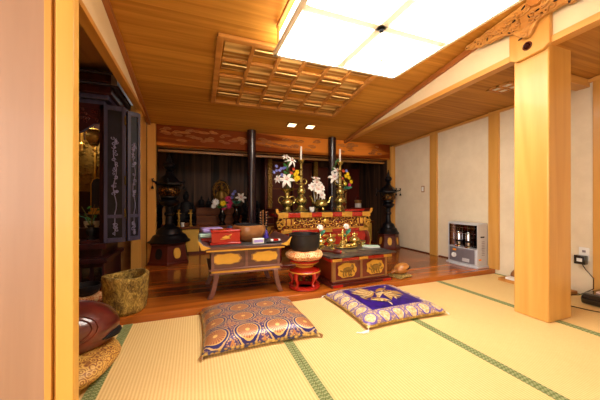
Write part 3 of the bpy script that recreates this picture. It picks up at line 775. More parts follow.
# vase and bouquet behind the right candlestick
t = thing('bronze_vase', 'dark brass vase half hidden behind the right candlestick', 'vase', (1.99, 3.52, AZ))
b = MB(); b.lathe([(.06, 0), (.062, .012), (.035, .035), (.07, .09), (.078, .12), (.06, .155), (.03, .19), (.03, .23), (.08, .28), (.085, .285), (.03, .26)], n=24); b.build('body', M['brass'], t)
t = thing('flower_bouquet', 'bouquet with white lily and yellow flowers behind the right candlestick', 'flowers', (1.99, 3.52, AZ+.26))
stems(t, (0, 0, -.1), [(-.1, 0, .2), (.05, 0, .2), (.1, 0, .15), (-.08, 0, .35)])
lily(t, (-.13, -.04, .22), -2.2, .3, .1); lily(t, (-.1, -.05, .3), -1.4, .6, .08)
for c in ((.04, -.05, .24), (.09, -.05, .22), (.065, -.06, .27), (.02, -.06, .13), (.14, -.03, .16)): daisy(t, c, -1.4, .2, .033, 'petal_y', 'yellow_flower')
for c in ((.12, -.02, .12), (.13, 0, .09)): daisy(t, c, -1.4, .2, .03, 'petal_p', 'pink_flower')
for c in ((.08, .0, .32), (.0, -.05, .31), (-.02, -.06, .2)): daisy(t, c, -1.6, .2, .026, 'petal_b' if c[0] > .05 else 'petal_o', 'small_flower')
leafset(t, [((.06, -.03, .06), -2.8+.7*k, .25) for k in range(6)], 'teal'); leafset(t, [((-.1, -.0, .3+.03*k), -3.3+.6*k, .9) for k in range(5)])
# things behind, right of the altar table
o = MB().box(-.16, .16, -.1, .1, 0, .03).build('red_lacquer_tray', M['red'], bevel=.004); o.location = (2.05, 3.36, AZ); o.rotation_euler = (0, 0, .1); tag(o, 'flat red lacquer box lying on the right end of the altar table', 'box')
t = thing('photo_frame', 'dark framed picture standing in the alcove right of the bouquet', 'picture frame', (2.5, 4.55, .465))
b = MB(); 
for s in (-1, 1): b.box(-.17, .17, s*.2-.015+.25, s*.2+.015+.25, 0-.01, .015); 
b.v = []; b.f = []; b.mi = []
b.box(-.17, .17, -.015, .015, .15, .18); b.box(-.17, .17, -.015, .015, .59, .62); b.box(-.17, -.14, -.015, .015, .18, .59); b.box(.14, .17, -.015, .015, .18, .59); b.build('frame', M['tan'], t, .003)
b = MB(); b.box(-.14, .14, -.005, .012, .18, .59); b.build('picture', M['flat_black'], t)
b = MB(); b.box(-.18, .18, -.06, .06, 0, .15); b.build('stand', M['shelf_wood'], t, .004)
t = thing('memorial_lamp', 'pale cylindrical lantern with a top handle in the right alcove', 'lantern', (2.98, 4.62, .465))
b = MB(); b.lathe([(.07, 0), (.075, .02), (.06, .03), (.06, .36), (.075, .375), (.07, .39), (0, .4)], n=20); b.build('body', M['tan'], t)
b = MB(); b.lathe([(.0615, .06), (.0615, .33)], n=20); b.build('paper_shade', M['paper'], t)
b = MB(); b.tube([(.065*math.cos(a), 0, .38+.09*math.sin(a)) for a in [q*PI/8 for q in range(9)]], .007, 6); b.build('handle', M['maroon'], t)
# wooden chest with rounded lid right behind
t = thing('offering_chest', 'low dark chest on the alcove cabinet near the right lantern', 'chest', (2.62, 4.5, .465))
b = MB(); b.box(-.35, .35, -.05, .05, 0, .07); b.build('body', M['shelf_wood'], t, .01)
for x in (-.25, 0, .25): b = MB(); b.ball((x, -.05, .035), (.02, .006, .015)); b.build('gold_stud', M['gold'], t)

# ------------------------------------------------------------ items on the left alcove shelf
Z = .465
def statue(x, y, z, h, label, mat, halo=False, group=None):
    t = thing('statue', label, 'statue', (x, y, z), 0, group)
    b = MB(); b.lathe([(.28, 0), (.3, .04), (.22, .08), (.26, .12), (.28, .16), (.2, .18)], n=20)
    b.ball((0, 0, .26), (.27, .2, .1)); b.lathe([(.2, .24), (.19, .4), (.17, .55), (.14, .66), (.07, .7), (.05, .74)], n=18, sy=.75)
    for s in (-1, 1): b.tube([(s*.15, 0, .62), (s*.22, -.04, .48), (s*.17, -.14, .38), (s*.04, -.19, .37)], [.05, .05, .045, .035], 8)
    b.ball((0, -.01, .82), (.085, .095, .11)); b.ball((0, 0, .94), (.045, .045, .05))
    for i in range(len(b.v)): b.v[i] = b.v[i]*h
    b.build('figure', mat, t)
    if halo:
        b = MB(); n_ = 32; out = [(.36*h*math.cos(2*PI*i/n_)*(1+.04*(i % 2)), h*(.68+.5*math.sin(2*PI*i/n_)*(1+.03*(i % 2)))) for i in range(n_)]
        b.prism(out, .16*h, .19*h, 'y'); b.build('halo', M['openwork'], t)
        b = MB(); b.tube([(.3*h*math.cos(a), .15*h, h*(.68+.42*math.sin(a))) for a in [2*PI*i/24 for i in range(24)]], .015*h, 6, closed=True); b.build('halo_ring', M['gold'], t)
    return t
statue(-.13, 4.62, Z, .54, 'black seated figure right of the left lantern', M['flat_black'])
# stepped stand
t = thing('stepped_stand', 'brown stepped wooden stand on the left shelf', 'stand', (.4, 4.75, Z))
b = MB((.4, 4.75, Z)); b.box(.02, .72, 4.62, 4.95, Z, Z+.14); b.box(.02, .62, 4.76, 4.95, Z+.14, Z+.27); b.build('body', M['shelf_wood'], t, .004)
statue(.42, 4.84, Z+.27, .4, 'small seated figure before an oval golden halo', M['antique'], True)
statue(.1, 4.84, Z+.27, .2, 'tiny dark figure left of the haloed statue', M['flat_black'])
statue(.21, 4.84, Z+.27, .17, 'smallest dark figure close beside the haloed statue', M['flat_black'])
statue(.9, 4.72, Z, .6, 'dark figure hidden behind the left round column', M['flat_black'])
statue(-.44, 4.74, Z, .5, 'dark figure behind the left bronze lantern', M['flat_black'])
for x, y, h, lab in ((-.41, 4.55, .3, 'tan memorial tablet left of the bronze lantern'), (-.19, 4.5, .2, 'small dark memorial tablet right of the bronze lantern')):
    t = thing('memorial_tablet', lab, 'tablet', (x, y, Z)); w_ = .045
    b = MB(); b.box(-w_*1.3, w_*1.3, -.03, .03, 0, .025); b.build('base', M['maroon'], t, .003)
    b = MB(); b.prism([(-w_, .025), (w_, .025), (w_, h*.85), (w_*.6, h), (-w_*.6, h), (-w_, h*.85)], -.01, .01, 'y'); b.build('plaque', M['tan'] if h > .25 else M['flat_black'], t, .002)
for x, y, lab in ((-.225, 4.46, 'small gold candle stand right beside the bronze lantern'), (-.06, 4.45, 'small gold candle stand in front of the black seated figure')):
    t = thing('gold_stand', lab, 'stand', (x, y, Z), 0, 'small gold stands')
    b = MB(); b.lathe([(.03, 0), (.03, .01), (.012, .03), (.02, .05), (.01, .07), (.022, .09), (.01, .11), (.016, .15), (.01, .2), (.02, .24), (.026, .25), (.0, .25)], n=14)
    b.build('stem', M['gold'], t)
    b = MB(); b.box(-.03, .03, -.01, .01, .19, .2); b.build('arm', M['gold'], t)
o = MB().lathe([(.03, 0), (.055, .02), (.06, .05), (.05, .055), (.04, .03), (0, .02)], n=18).build('offering_bowl', M['bowlwood']); o.location = (-.14, 4.46, Z); tag(o, 'small brown offering bowl between the gold stands', 'bowl')
o = MB().lathe([(.022, 0), (.026, .06), (.023, .062), (.02, .01), (0, .008)], n=14).build('cup', M['paper']); o.location = (-.29+.12, 4.42, Z); tag(o, 'small white cup on the shelf beside the left lantern', 'cup')
def smallvase(x, y, z, h, lab):
    t = thing('black_vase', lab, 'vase', (x, y, z), 0, 'black shelf vases')
    b = MB(); b.lathe([(.06, 0), (.062, .02), (.035, .06), (.06, .12), (.065, .16), (.04, .2), (.03, .25), (.06, .3), (.055, .3), (.02, .25)], n=20)
    for i in range(len(b.v)): b.v[i] = b.v[i]*h/.3
    b.build('body', M['black'], t)
smallvase(.4, 4.5, Z, .28, 'black vase under the pink and yellow flowers'); smallvase(.62, 4.5, Z, .3, 'black vase under the white lily near the column')
t = thing('flower_bouquet', 'pink, yellow and white flowers in the black shelf vase', 'flowers', (.4, 4.5, Z+.27))
stems(t, (0, 0, -.05), [(-.12, 0, .08), (.08, 0, .12), (.02, 0, .12)])
for c, m_, s_ in (((.09, -.03, .14), 'petal_p', .055), ((.1, -.04, .03), 'petal_p', .05), ((.02, -.04, .0), 'petal_p', .04), ((.01, -.05, .07), 'petal_y', .05), ((-.1, -.04, .09), 'petal_w', .06), ((-.13, -.03, .03), 'petal_w', .04), ((.13, -.03, .08), 'petal_p', .04)): daisy(t, c, -1.7, .2, s_, m_, {'petal_p': 'pink_flower', 'petal_y': 'yellow_flower', 'petal_w': 'white_flower'}[m_])
leafset(t, [((.0, -.02, 0), -3+.4*k, .2+.1*(k % 3)) for k in range(9)])
t = thing('flower_bouquet', 'single white lily with blue buds in the shelf vase near the column', 'flowers', (.62, 4.5, Z+.29))
stems(t, (0, 0, -.05), [(.05, 0, .15), (-.04, 0, .2)])
lily(t, (.07, -.03, .14), -1.6, .3, .09)
for c in ((-.05, 0, .2), (-.02, 0, .24), (-.07, 0, .14)): daisy(t, c, -1.7, .3, .03, 'petal_b', 'blue_flower')
leafset(t, [((.0, -.02, .05), -3+.6*k, .5) for k in range(6)], 'teal')

# ------------------------------------------------------------ curled-end sutra table (left)
TX, TY = .42, 2.35
t = thing('sutra_table', 'low dark table with upcurled ends and gold oval panels', 'table', (TX, TY+.22, .05)); o_ = (TX, TY+.22, .05)
x0, x1, y0, y1 = .075, .755, 2.33, 2.85
b = MB(o_); b.box(x0, x1, y0, y1, .45, .475); b.build('top', M['table_wood'], t, .004)
b = MB(o_); b.box(x0+.03, x1-.03, y0+.012, y1-.012, .472, .4775); b.build('top_inlay', M['skin_beige'], t)
b = MB(o_); b.box(x0+.01, x1-.01, y0+.004, y0+.012, .437, .45); b.build('gold_line', M['goldpaint'], t)
for s, xe in ((-1, x0), (1, x1)):
    b = MB(o_); b.prism([(xe-s*.045, .476), (xe-s*.0, .475), (xe+s*.012, .46), (xe+s*.03, .475), (xe+s*.045, .51), (xe+s*.05, .53), (xe+s*.035, .525), (xe+s*.015, .5), (xe-s*.02, .486)], y0, y1, 'y'); b.build('curled_end', M['table_wood'], t, .003)
    b = MB(o_); b.prism([(xe-s*.045, .47), (xe+s*.012, .455), (xe+s*.034, .475), (xe+s*.054, .533), (xe+s*.04, .524), (xe+s*.012, .492)], y0-.005, y0+.001, 'y'); b.build('gold_end_cap', M['goldpaint'], t)
b = MB(o_); b.box(x0+.06, x1-.06, y0+.03, y1-.03, .29, .45); b.build('box', M['table_wood'], t, .003)
for xx in (.245, .575):
    b = MB(o_); n_ = 40
    def cl(k): return [(xx+.125*k*(1+.04*math.cos(9*a))*math.copysign(abs(math.cos(a))**.75, math.cos(a)), .37+.047*k*(1+.08*math.cos(9*a))*math.copysign(abs(math.sin(a))**.8, math.sin(a))) for a in [2*PI*i/n_ for i in range(n_)]]
    b.prism(cl(1), y0+.026, y0+.031, 'y'); b.build('panel_rim', M['tan'], t)
    b = MB(o_); b.prism(cl(.88), y0+.023, y0+.027, 'y'); b.build('gold_panel', M['goldpaint'], t)
for xx in (x0+.06, .41, x1-.06):
    b = MB(o_); b.box(xx-.012, xx+.012, y0+.022, y0+.032, .29, .435); b.build('stile', M['table_edge'], t, .002)
b = MB(o_); b.box(x0+.03, x1-.03, y0+.015, y1-.015, .275, .291); b.box(x0+.035, x1-.035, y0+.018, y1-.018, .243, .258); b.build('lower_rail', M['table_edge'], t, .003)
b = MB(o_); b.box(x0+.05, x1-.05, y0+.022, y1-.022, .258, .275); b.build('gold_rail', M['goldpaint'], t)
for sx, xe in ((-1, x0+.09), (1, x1-.09)):
    for ye in (y0+.035, y1-.05):
        b = MB(o_); pf = [(-.0, .25), (.006, .2), (.018, .14), (.035, .085), (.052, .05)]
        L = [(xe+sx*(dx-.02), z) for dx, z in pf]; Rr = [(xe+sx*(dx+.02), z) for dx, z in pf]
        b.prism(L+Rr[::-1], ye-.02, ye+.02, 'y'); b.build('leg', M['table_edge'], t, .004)
ZT = .4775
# things on it
t = thing('red_box', 'small red lacquer footed box with a gold bird crest', 'box', (.245, 2.5, ZT), R(3))
b = MB(); b.box(-.12, .12, -.07, .07, .018, .105); b.build('body', M['red'], t, .004)
b = MB(); b.box(-.125, .125, -.075, .075, .105, .125); b.build('lid', M['red'], t, .005)
b = MB(); b.box(-.13, .13, -.08, .08, .0, .018); b.build('foot', M['red'], t, .005)
b = MB(); b.surf(lambda u, v: (.02-.045*u+.02*math.sin(v*3), -.0725, .05+.03*v*math.sin(u*3)), 8, 4); b.ball((.0, -.071, .062), (.03, .003, .01), 12, 8); b.ball((.03, -.071, .075), (.02, .003, .007), 12, 8, 0, Euler((0, -.6, 0)).to_matrix()); b.ball((-.02, -.071, .048), (.03, .002, .004), 12, 8); b.build('gold_crest', M['gold'], t)
for i, (x, y, z, mt, lab) in enumerate(((.125, 2.68, .0, 'red', 'red tissue packet at the bottom of the stack behind the red box'), (.12, 2.68, .04, 'mint', 'pale green packet in the middle of the stack behind the red box'), (.14, 2.69, .085, 'lilac', 'lilac tissue packet on top of the stack behind the red box'))):
    o = MB().box(-.09, .1, -.08, .08, 0, .04).build('tissue_packet', M[mt], bevel=.014); o.location = (x, y, ZT+z); o.rotation_euler = (0, 0, .12*i-.1); tag(o, lab, 'packet', 'tissue packets')
o = MB().box(-.1, .1, -.06, .06, 0, .012).build('paper_stack', M['paper'], bevel=.003); o.location = (.27, 2.74, ZT); tag(o, 'white papers lying behind the red box', 'paper')
t = thing('wooden_bowl', 'big rounded brown wooden bowl on the low table', 'bowl', (.475, 2.6, ZT))
b = MB(); b.lathe([(.09, 0), (.12, .02), (.15, .06), (.157, .1), (.15, .14), (.135, .15), (.122, .145), (.125, .1), (.1, .03), (0, .03)], n=32); b.build('body', M['bowlwood'], t)
b = MB(); b.lathe([(.118, .148), (.124, .157), (.128, .15)], n=32); b.build('dark_rim', M['flat_black'], t)
t = thing('feather_duster', 'dark bluish cloth bundle between the red box and the brown bowl', 'cloth', (.36, 2.76, ZT))
b = MB(); random.seed(9)
for k in range(9): b.ball((random.uniform(-.05, .05), random.uniform(-.03, .03), .05+random.uniform(0, .07)), (.04, .03, .035), 10, 8)
b.ball((0, 0, .04), (.06, .04, .04)); b.build('bundle', plain('navy_cloth', '#22283e', .7), t)
t = thing('match_box', 'small white box with a pale label on the low table', 'box', (.52, 2.4, ZT), .05)
b = MB(); b.box(-.05, .05, -.02, .02, 0, .045); b.build('box', M['paper'], t, .004)
b = MB(); b.box(-.04, .04, -.0212, -.0205, .012, .035); b.build('label', M['lilac'], t)
t = thing('incense_packet', 'flat white packet with a red stripe on the low table', 'packet', (.69, 2.45, ZT), .1)
b = MB(); b.box(-.045, .045, -.02, .02, 0, .025); b.build('packet', M['paper'], t, .003)
b = MB(); b.box(-.025, .025, -.0212, .0212, .006, .0262); b.build('red_mark', M['red'], t)
o = MB().box(-.09, .06, -.012, .012, 0, .014).build('incense_case', M['blackmetal'], bevel=.003); o.location = (.68, 2.39, ZT); tag(o, 'long dark incense case at the front right of the low table', 'case')
t = thing('prayer_beads', 'dark prayer beads with a purple tassel hung on a small stand', 'prayer beads', (.625, 2.66, ZT))
b = MB(); b.lathe([(.04, 0), (.04, .01), (.006, .015), (.006, .27), (.012, .28), (0, .285)], n=12); b.build('stand', M['bowlwood'], t)
for s in range(3):
    b = MB()
    for k in range(26):
        a = k/25*PI; b.ball(((.022+.012*s)*math.cos(a)*.9, -.014-.006*s, .26-math.sin(a)*(.2+.02*s)), .0095, 8, 6)
    b.build('bead_string', M['bowlwood'] if s % 2 else M['flat_black'], t)
b = MB(); b.lathe([(.006, .08), (.02, .06), (.028, .0), (0, .0)], (.02, -.035, .012), 12); b.build('tassel', M['purple'], t)

# ------------------------------------------------------------ singing bowl on red stand
SX, SY = .95, 2.37
t = thing('bowl_stand', 'round red lacquer stand with curved legs under the black bowl', 'stand', (SX, SY, .05))
b = MB(); b.lathe([(.13, 0), (.145, .008), (.145, .022), (.13, .03), (.09, .03), (.09, .0)], n=32); b.build('base_ring', M['red'], t)
b = MB(); b.lathe([(.12, .14), (.142, .15), (.145, .165), (.13, .18), (.1, .19), (.08, .2), (.085, .215), (.12, .235), (.14, .25), (.13, .262), (0, .262)], n=32); b.build('top', M['red'], t)
b = MB(); b.lathe([(.146, .155), (.148, .16), (.146, .165)], n=32); b.lathe([(.12, .232), (.131, .24), (.135, .248)], n=32); b.lathe([(.083, .2), (.0865, .207), (.088, .214)], n=32); b.build('gold_rim', M['goldpaint'], t)
for k in range(5):
    a = k*2*PI/5-PI/2+.3; c, s_ = math.cos(a), math.sin(a); b = MB()
    b.tube([(r_*c, r_*s_, z) for r_, z in ((.1, .17), (.135, .145), (.14, .11), (.118, .075), (.115, .05), (.13, .028), (.145, .03))], [.02, .021, .018, .013, .012, .014, .01], 9); b.build('leg', M['red'], t)
t = thing('bowl_cushion', 'peach and gold brocade ring cushion under the black bowl', 'cushion', (SX, SY, .312))
b = MB(); n_ = 40
b.surf(lambda u, v: ((.09+(.085+.007*math.sin(u*2*PI*5+1))*math.cos(v*2*PI))*math.cos(u*2*PI), (.09+(.085+.007*math.sin(u*2*PI*5+1))*math.cos(v*2*PI))*math.sin(u*2*PI), .046+(.046+.003*math.sin(u*2*PI*7))*math.sin(v*2*PI)), n_, 14, True, True)
b.build('ring', M['peach'], t)
t = thing('singing_bowl', 'black bronze singing bowl resting on the peach cushion', 'bowl', (SX, SY, .374))
b = MB(); b.lathe([(.0, .0), (.07, .004), (.11, .02), (.132, .05), (.142, .1), (.143, .165), (.146, .175), (.134, .175), (.128, .1), (.1, .03), (0, .02)], n=40); b.build('body', M['iron'], t)

# ------------------------------------------------------------ altar chest on the right
t = thing('altar_desk', 'red lacquer box desk with two gold lion panels', 'desk', (1.5, 2.52, .05), R(3)); 
hx, hy = .355, .27
b = MB(); b.box(-hx-.0, hx+.0, -hy, hy, 0, .03); b.box(-hx+.02, hx-.02, -hy+.02, hy-.02, .03, .05); b.build('plinth', M['maroon'], t, .004)
b = MB(); b.box(-hx+.04, hx-.04, -hy+.04, hy-.04, .05, .24); b.build('body', M['darkred'], t, .002)
b = MB(); b.box(-hx-.0, hx+.0, -hy, hy, .24, .27); b.build('top_rail', M['red'], t, .003)
b = MB()
for x in (-hx+.04, -.012, hx-.064): b.box(x, x+.024, -hy+.033, -hy+.041, .05, .24)
b.box(-hx+.04, hx-.04, -hy+.034, -hy+.041, .05, .06); b.box(-hx+.04, hx-.04, -hy+.034, -hy+.041, .228, .24)
b.build('brown_frame', M['tan'], t, .001)
for y in (-hy+.04, hy-.064): b = MB(); b.box(-hx+.033, -hx+.041, y, y+.024, .05, .24); b.build('side_stile', M['tan'], t)
for x in (-.165, .165):
    b = MB(); n_ = 48
    b.prism([(x+.1*(1+.07*math.cos(7*a))*math.copysign(abs(math.cos(a))**.7, math.cos(a)), .145+.068*(1+.06*math.cos(7*a+1))*math.copysign(abs(math.sin(a))**.7, math.sin(a))) for a in [2*PI*i/n_ for i in range(n_)]], -hy+.03, -hy+.041, 'y'); p_ = b.build('gold_panel', M['goldpaint'], t)
    b = MB(); random.seed(int(x*100)+50)
    b.ball((x, -hy+.028, .15), (.05, .01, .025), 12, 8); b.ball((x+.05, -hy+.026, .165), (.022, .012, .02), 10, 8)
    for k in range(8): b.ball((x+random.uniform(-.08, .08), -hy+.029, .14+random.uniform(-.05, .05)), (.02, .006, .008), 8, 6, 0, Euler((0, random.random()*3, 0)).to_matrix())
    for q in (-.04, -.015, .02, .045): b.tube([(x+q, -hy+.028, .14), (x+q-.008, -hy+.027, .11), (x+q, -hy+.028, .09)], .007, 6)
    b.build('lion_carving', M['antique'], p_)
for x in (-hx+.06, 0, hx-.06): b = MB(); b.box(x-.05, x+.05, -hy-.004, -hy+.004, .242, .268); b.build('gold_fitting', M['gold'], t, .001)
for x in (-hx+.07, hx-.07): b = MB(); b.box(x-.05, x+.05, -hy-.003, -hy+.003, .003, .027); b.build('red_base_fitting', M['red'], t)
t = thing('desk_cloth', 'grey patterned cloth spread over the desk with wavy edges', 'cloth', (1.5, 2.52, .321), R(3))
b = MB()
def clo(u, v):
    x = -.385+.76*u; y = -.3+.6*v; w_ = .008*math.sin(u*22)+.006*math.sin(v*17+2)
    e = max(0, abs(u-.5)*2-.9)*10; f_ = max(0, (.06-v)/.06)
    return (x, y+(.01*math.sin(u*19) if v < .05 else 0), .0+.004-(0 if f_ == 0 else -.004)+abs(w_)*.5)
b.surf(clo, 40, 30)
b.surf(lambda u, v: (clo(u, v)[0], clo(u, v)[1], clo(u, v)[2]+.016), 40, 30)
# close the rim
n1, n2 = 40, 30; U1 = n1+1; off = U1*(n2+1)
def idx(i, j): return j*U1+i
ring = [idx(i, 0) for i in range(n1)]+[idx(n1, j) for j in range(n2)]+[idx(n1-i, n2) for i in range(n1)]+[idx(0, n2-j) for j in range(n2)]
for k in range(len(ring)):
    a, c = ring[k], ring[(k+1) % len(ring)]; b.f.append([a, c, c+off, a+off]); b.mi.append(0)
b.build('cloth', plain('grey_cloth', '#4a4644', .32, .3, .3, .35, 26, .3), t)
ZD = .321+.021
random.seed(2)
def rot3(x, y): c, s_ = math.cos(R(3)), math.sin(R(3)); return (1.5+x*c-y*s_, 2.52+x*s_+y*c)
# ritual brassware
def pagoda(x, y, h, lab):
    X, Y = rot3(x, y); t = thing('brass_censer', lab, 'ritual vessel', (X, Y, ZD), 0, 'lidded brass vessels')
    b = MB(); b.lathe([(.045, 0), (.047, .008), (.03, .02), (.025, .035), (.045, .05), (.055, .06), (.05, .075)], n=20); b.build('bowl', M['brass2'], t)
    b = MB(); b.lathe([(.06, .075), (.058, .08), (.035, .1), (.015, .11), (.01, .12), (.015, .13), (.006, .14), (.0, h)], n=20); b.build('lid', M['brass2'], t)
pagoda(-.22, .2, .17, 'lidded brass vessel at the left rear of the desk'); pagoda(-.08, .22, .16, 'lidded brass vessel left of the tall brass bell')
pagoda(.2, .17, .17, 'lidded brass vessel at the right rear of the desk')
X, Y = rot3(.04, .16); t = thing('vajra_bell', 'tall brass ritual bell on the middle of the desk', 'bell', (X, Y, ZD))
b = MB(); b.lathe([(.05, 0), (.045, .02), (.03, .05), (.025, .07), (.008, .078)], n=20); b.build('bell', M['brass2'], t)
b = MB(); b.lathe([(.008, .078), (.014, .09), (.008, .105), (.014, .115), (.008, .13), (.018, .145), (.016, .17), (.004, .19), (0, .2)], n=14); b.build('handle', M['brass2'], t)
t = thing('brass_tray', 'oval brass tray of small ritual pieces on the desk', 'tray', (*rot3(.04, .08), ZD), .1)
b = MB(); b.lathe([(.12, .01), (.13, .014), (.128, .02), (.11, .014), (0, .014)], n=30, sy=.6); b.lathe([(.05, 0), (.06, .01)], n=20); b.build('tray', M['brass2'], t)
o_v = MB()
o_v.tube([(-.07, -.01, .03), (-.03, .0, .035), (.03, .01, .035), (.08, .015, .03)], [.012, .008, .008, .012], 8)
for k in range(12): o_v.ball((random.uniform(-.08, .08), random.uniform(-.04, .04), .028), (.015, .012, .013), 8, 6)
o = o_v.build('ritual_thunderbolt', M['brass2']); o.location = (*rot3(.04, .08), ZD); tag(o, 'knobbly brass ritual thunderbolt lying in the oval tray', 'ritual tool')
for (x, y, w_), lab in zip(((-.33, .05, 0), (-.26, .12, 0), (-.15, .05, 0), (-.3, .22, 0), (.3, .15, 1), (.3, .24, 0), (.12, .24, 0), (.245, .08, 0)),
        ('small brass cup nearest the black bowl', 'small brass cup left of the lidded vessels', 'small brass cup before the left lidded vessels', 'small brass cup at the back left desk corner', 'dark filled brass cup at the right of the desk', 'small brass cup at the back right desk corner', 'small brass cup behind the ritual bell', 'small brass cup right of the oval tray')):
    t = thing('brass_cup', lab, 'cup', (*rot3(x, y), ZD), 0, 'small brass cups')
    b = MB(); b.lathe([(.026, 0), (.027, .006), (.014, .016), (.016, .03), (.034, .045), (.036, .055), (.03, .052), (0, .045)], n=16); b.build('cup', M['brass2'], t)
    if w_: b = MB(); b.lathe([(0, .054), (.031, .054), (0, .05)], n=16); b.build('filling', M['flat_black'], t)
for (x, y), lab in (((-.2, .25), 'white paper flower with teal leaves behind the black bowl'), ((.14, .25), 'white paper flower with teal leaves at the right back of the desk')):
    X, Y = rot3(x, y); t = thing('altar_flower', lab, 'flower', (X, Y, ZD), 0, 'single white altar flowers')
    b = MB(); b.lathe([(.025, 0), (.012, .02), (.02, .05), (.012, .08), (.02, .1), (.008, .09)], n=14); b.build('holder', M['brass2'], t)
    stems(t, (0, 0, .08), [(.0, 0, .2)]); daisy(t, (0, -.01, .215), -1.6, .6, .04, 'petal_w', 'bloom')
    leafset(t, [((0, 0, .1+.02*k), -2.9+1.3*k, .6) for k in range(4)], 'teal', .08, .02)
t = thing('mallet', 'dark wooden mallet with red tip on the left of the desk cloth', 'mallet', (*rot3(-.29, -.1), ZD), R(-52))
b = MB(); b.tube([(-.17, 0, .014), (.06, 0, .018)], .01, 10); b.build('stick', M['maroon'], t)
b = MB(); b.M = Matrix.Translation((.055, 0, .023)) @ Matrix.Rotation(PI/2, 4, 'Y'); b.lathe([(.0, 0), (.02, 0), (.023, .01), (.023, .06), (.018, .07), (0, .07)], n=16); b.build('wrapped_head', M['maroon'], t)
b = MB(); b.ball((.128, 0, .023), (.008, .016, .016)); b.build('tip', M['red'], t)
t = thing('booklet', 'pale green and white booklet lying on the right of the desk', 'booklet', (*rot3(.31, .02), ZD), R(-25))
b = MB(); b.box(-.09, .09, -.05, .05, 0, .012); b.build('pages', M['paper'], t, .002)
b = MB(); b.box(-.092, .092, -.052, .052, .012, .016); b.box(-.092, .092, -.052, .052, -.0, .001); b.build('cover', M['mint'], t)

# ------------------------------------------------------------ zabuton cushions
def zabuton(b, a, c, H, wr=0.0):
    def edge(u, v):
        x = a*u*(1-.05*(1-v*v)-.0); y = c*v*(1-.05*(1-u*u)); return x, y
    def hh(u, v): return H*max(0, (1-u**4)*(1-v**4))**.42
    def top(i, j):
        u, v = i*2-1, j*2-1; x, y = edge(u, v); h_ = hh(u, v); nz = noise.noise(Vector((x*7, y*7, 1)))*.006*min(1, h_/H*2)
        return (x, y, .018+h_+nz)
    def bot(i, j):
        u, v = i*2-1, j*2-1; x, y = edge(u, v); return (x, y, .018-.016*min(1, hh(u, v)/H*2.2))
    b.surf(top, 36, 36); b.surf(bot, 36, 36)
    return edge, hh
t = thing('floor_cushion', 'square cushion of copper medallion brocade on the tatami', 'cushion', (.385, 1.885, .003), 0)
b = MB(); zabuton(b, .352, .32, .085); b.build('cover', M['medallion'], t, angle=80)
for sx, sy in ((-1, -1), (1, -1), (-1, 1), (1, 1)):
    b = MB()
    for k in range(5): b.tube([(sx*.342, sy*.31, .02), (sx*(.347+.003*k), sy*(.325-.004*k), .012), (sx*(.35+.005*k), sy*(.34-.006*k), .004)], .0025, 5)
    b.build('corner_tassel', M['tan'], t)
t = thing('floor_cushion', 'square purple cushion with gold phoenix embroidery on the tatami', 'cushion', (1.41, 1.855, .003), 0)
b = MB(); edge, hh = zabuton(b, .355, .33, .07); b.build('cover', M['purple_brocade'], t, angle=80)
def ztop(x, y):
    u, v = x/.355, y/.33; return .018+.07*max(0, (1-u**4)*(1-v**4))**.42+.003+noise.noise(Vector((x*7, y*7, 1)))*.006
b = MB(); random.seed(12)
def flatleaf(b, x, y, az, L, w_, mi=0):
    vs = []
    for j in range(9):
        f_ = j/8; ww = w_*math.sin(PI*(f_*.9+.05)); bend = .12*math.sin(f_*3)*L
        for s_ in (-1, 0, 1):
            px = x+L*f_*math.cos(az)-(s_*ww+bend)*math.sin(az); py = y+L*f_*math.sin(az)+(s_*ww+bend)*math.cos(az)
            vs.append((px, py, ztop(px, py)+.001))
    b.add(vs, [(j*3+k, j*3+k+1, j*3+k+4, j*3+k+3) for j in range(8) for k in range(2)], mi)
for k in range(34): flatleaf(b, random.uniform(-.17, .15), random.uniform(-.15, .15), random.random()*6.3, random.uniform(.03, .07), .008, k % 2)
for k in range(9): flatleaf(b, -.03, .06, R(100+k*14), random.uniform(.13, .2), .013, k % 2)
for k in range(7): flatleaf(b, .02, -.02, R(-100+k*22), random.uniform(.08, .14), .014, k % 2)
for k in range(6): flatleaf(b, -.06, -.08, R(150+k*30), random.uniform(.05, .1), .013, k % 2)
for k in range(6): flatleaf(b, .12, .0, R(-60+k*25), random.uniform(.05, .09), .012, 0)
flatleaf(b, -.06, -.06, R(40), .16, .022, 1); flatleaf(b, .0, .06, R(20), .14, .022, 0)
b.build('gold_embroidery', [plain('gold_thread', '#b98d4a', .4, .3, 0, .2, 60), plain('pale_thread', '#d9c08c', .4, .2, 0, .2, 60)], t, merge=False)
b = MB()
for k in range(6): b.tube([(-.345, -.322, .02), (-.352, -.342, .012), (-.37-.01*k, -.362+.004*k, .004), (-.40-.008*k, -.35+.006*k-.01*(k % 2), .003)], .0025, 5)
b.build('corner_tassel', M['white'], t)
for sx, sy in ((1, -1), (1, 1), (-1, 1)):
    b = MB()
    for k in range(4): b.tube([(sx*.345, sy*.322, .02), (sx*(.355+.004*k), sy*(.33), .01), (sx*(.362+.005*k), sy*(.338-.006*k), .004)], .0025, 5)
    b.build('corner_tassel', M['white'], t)

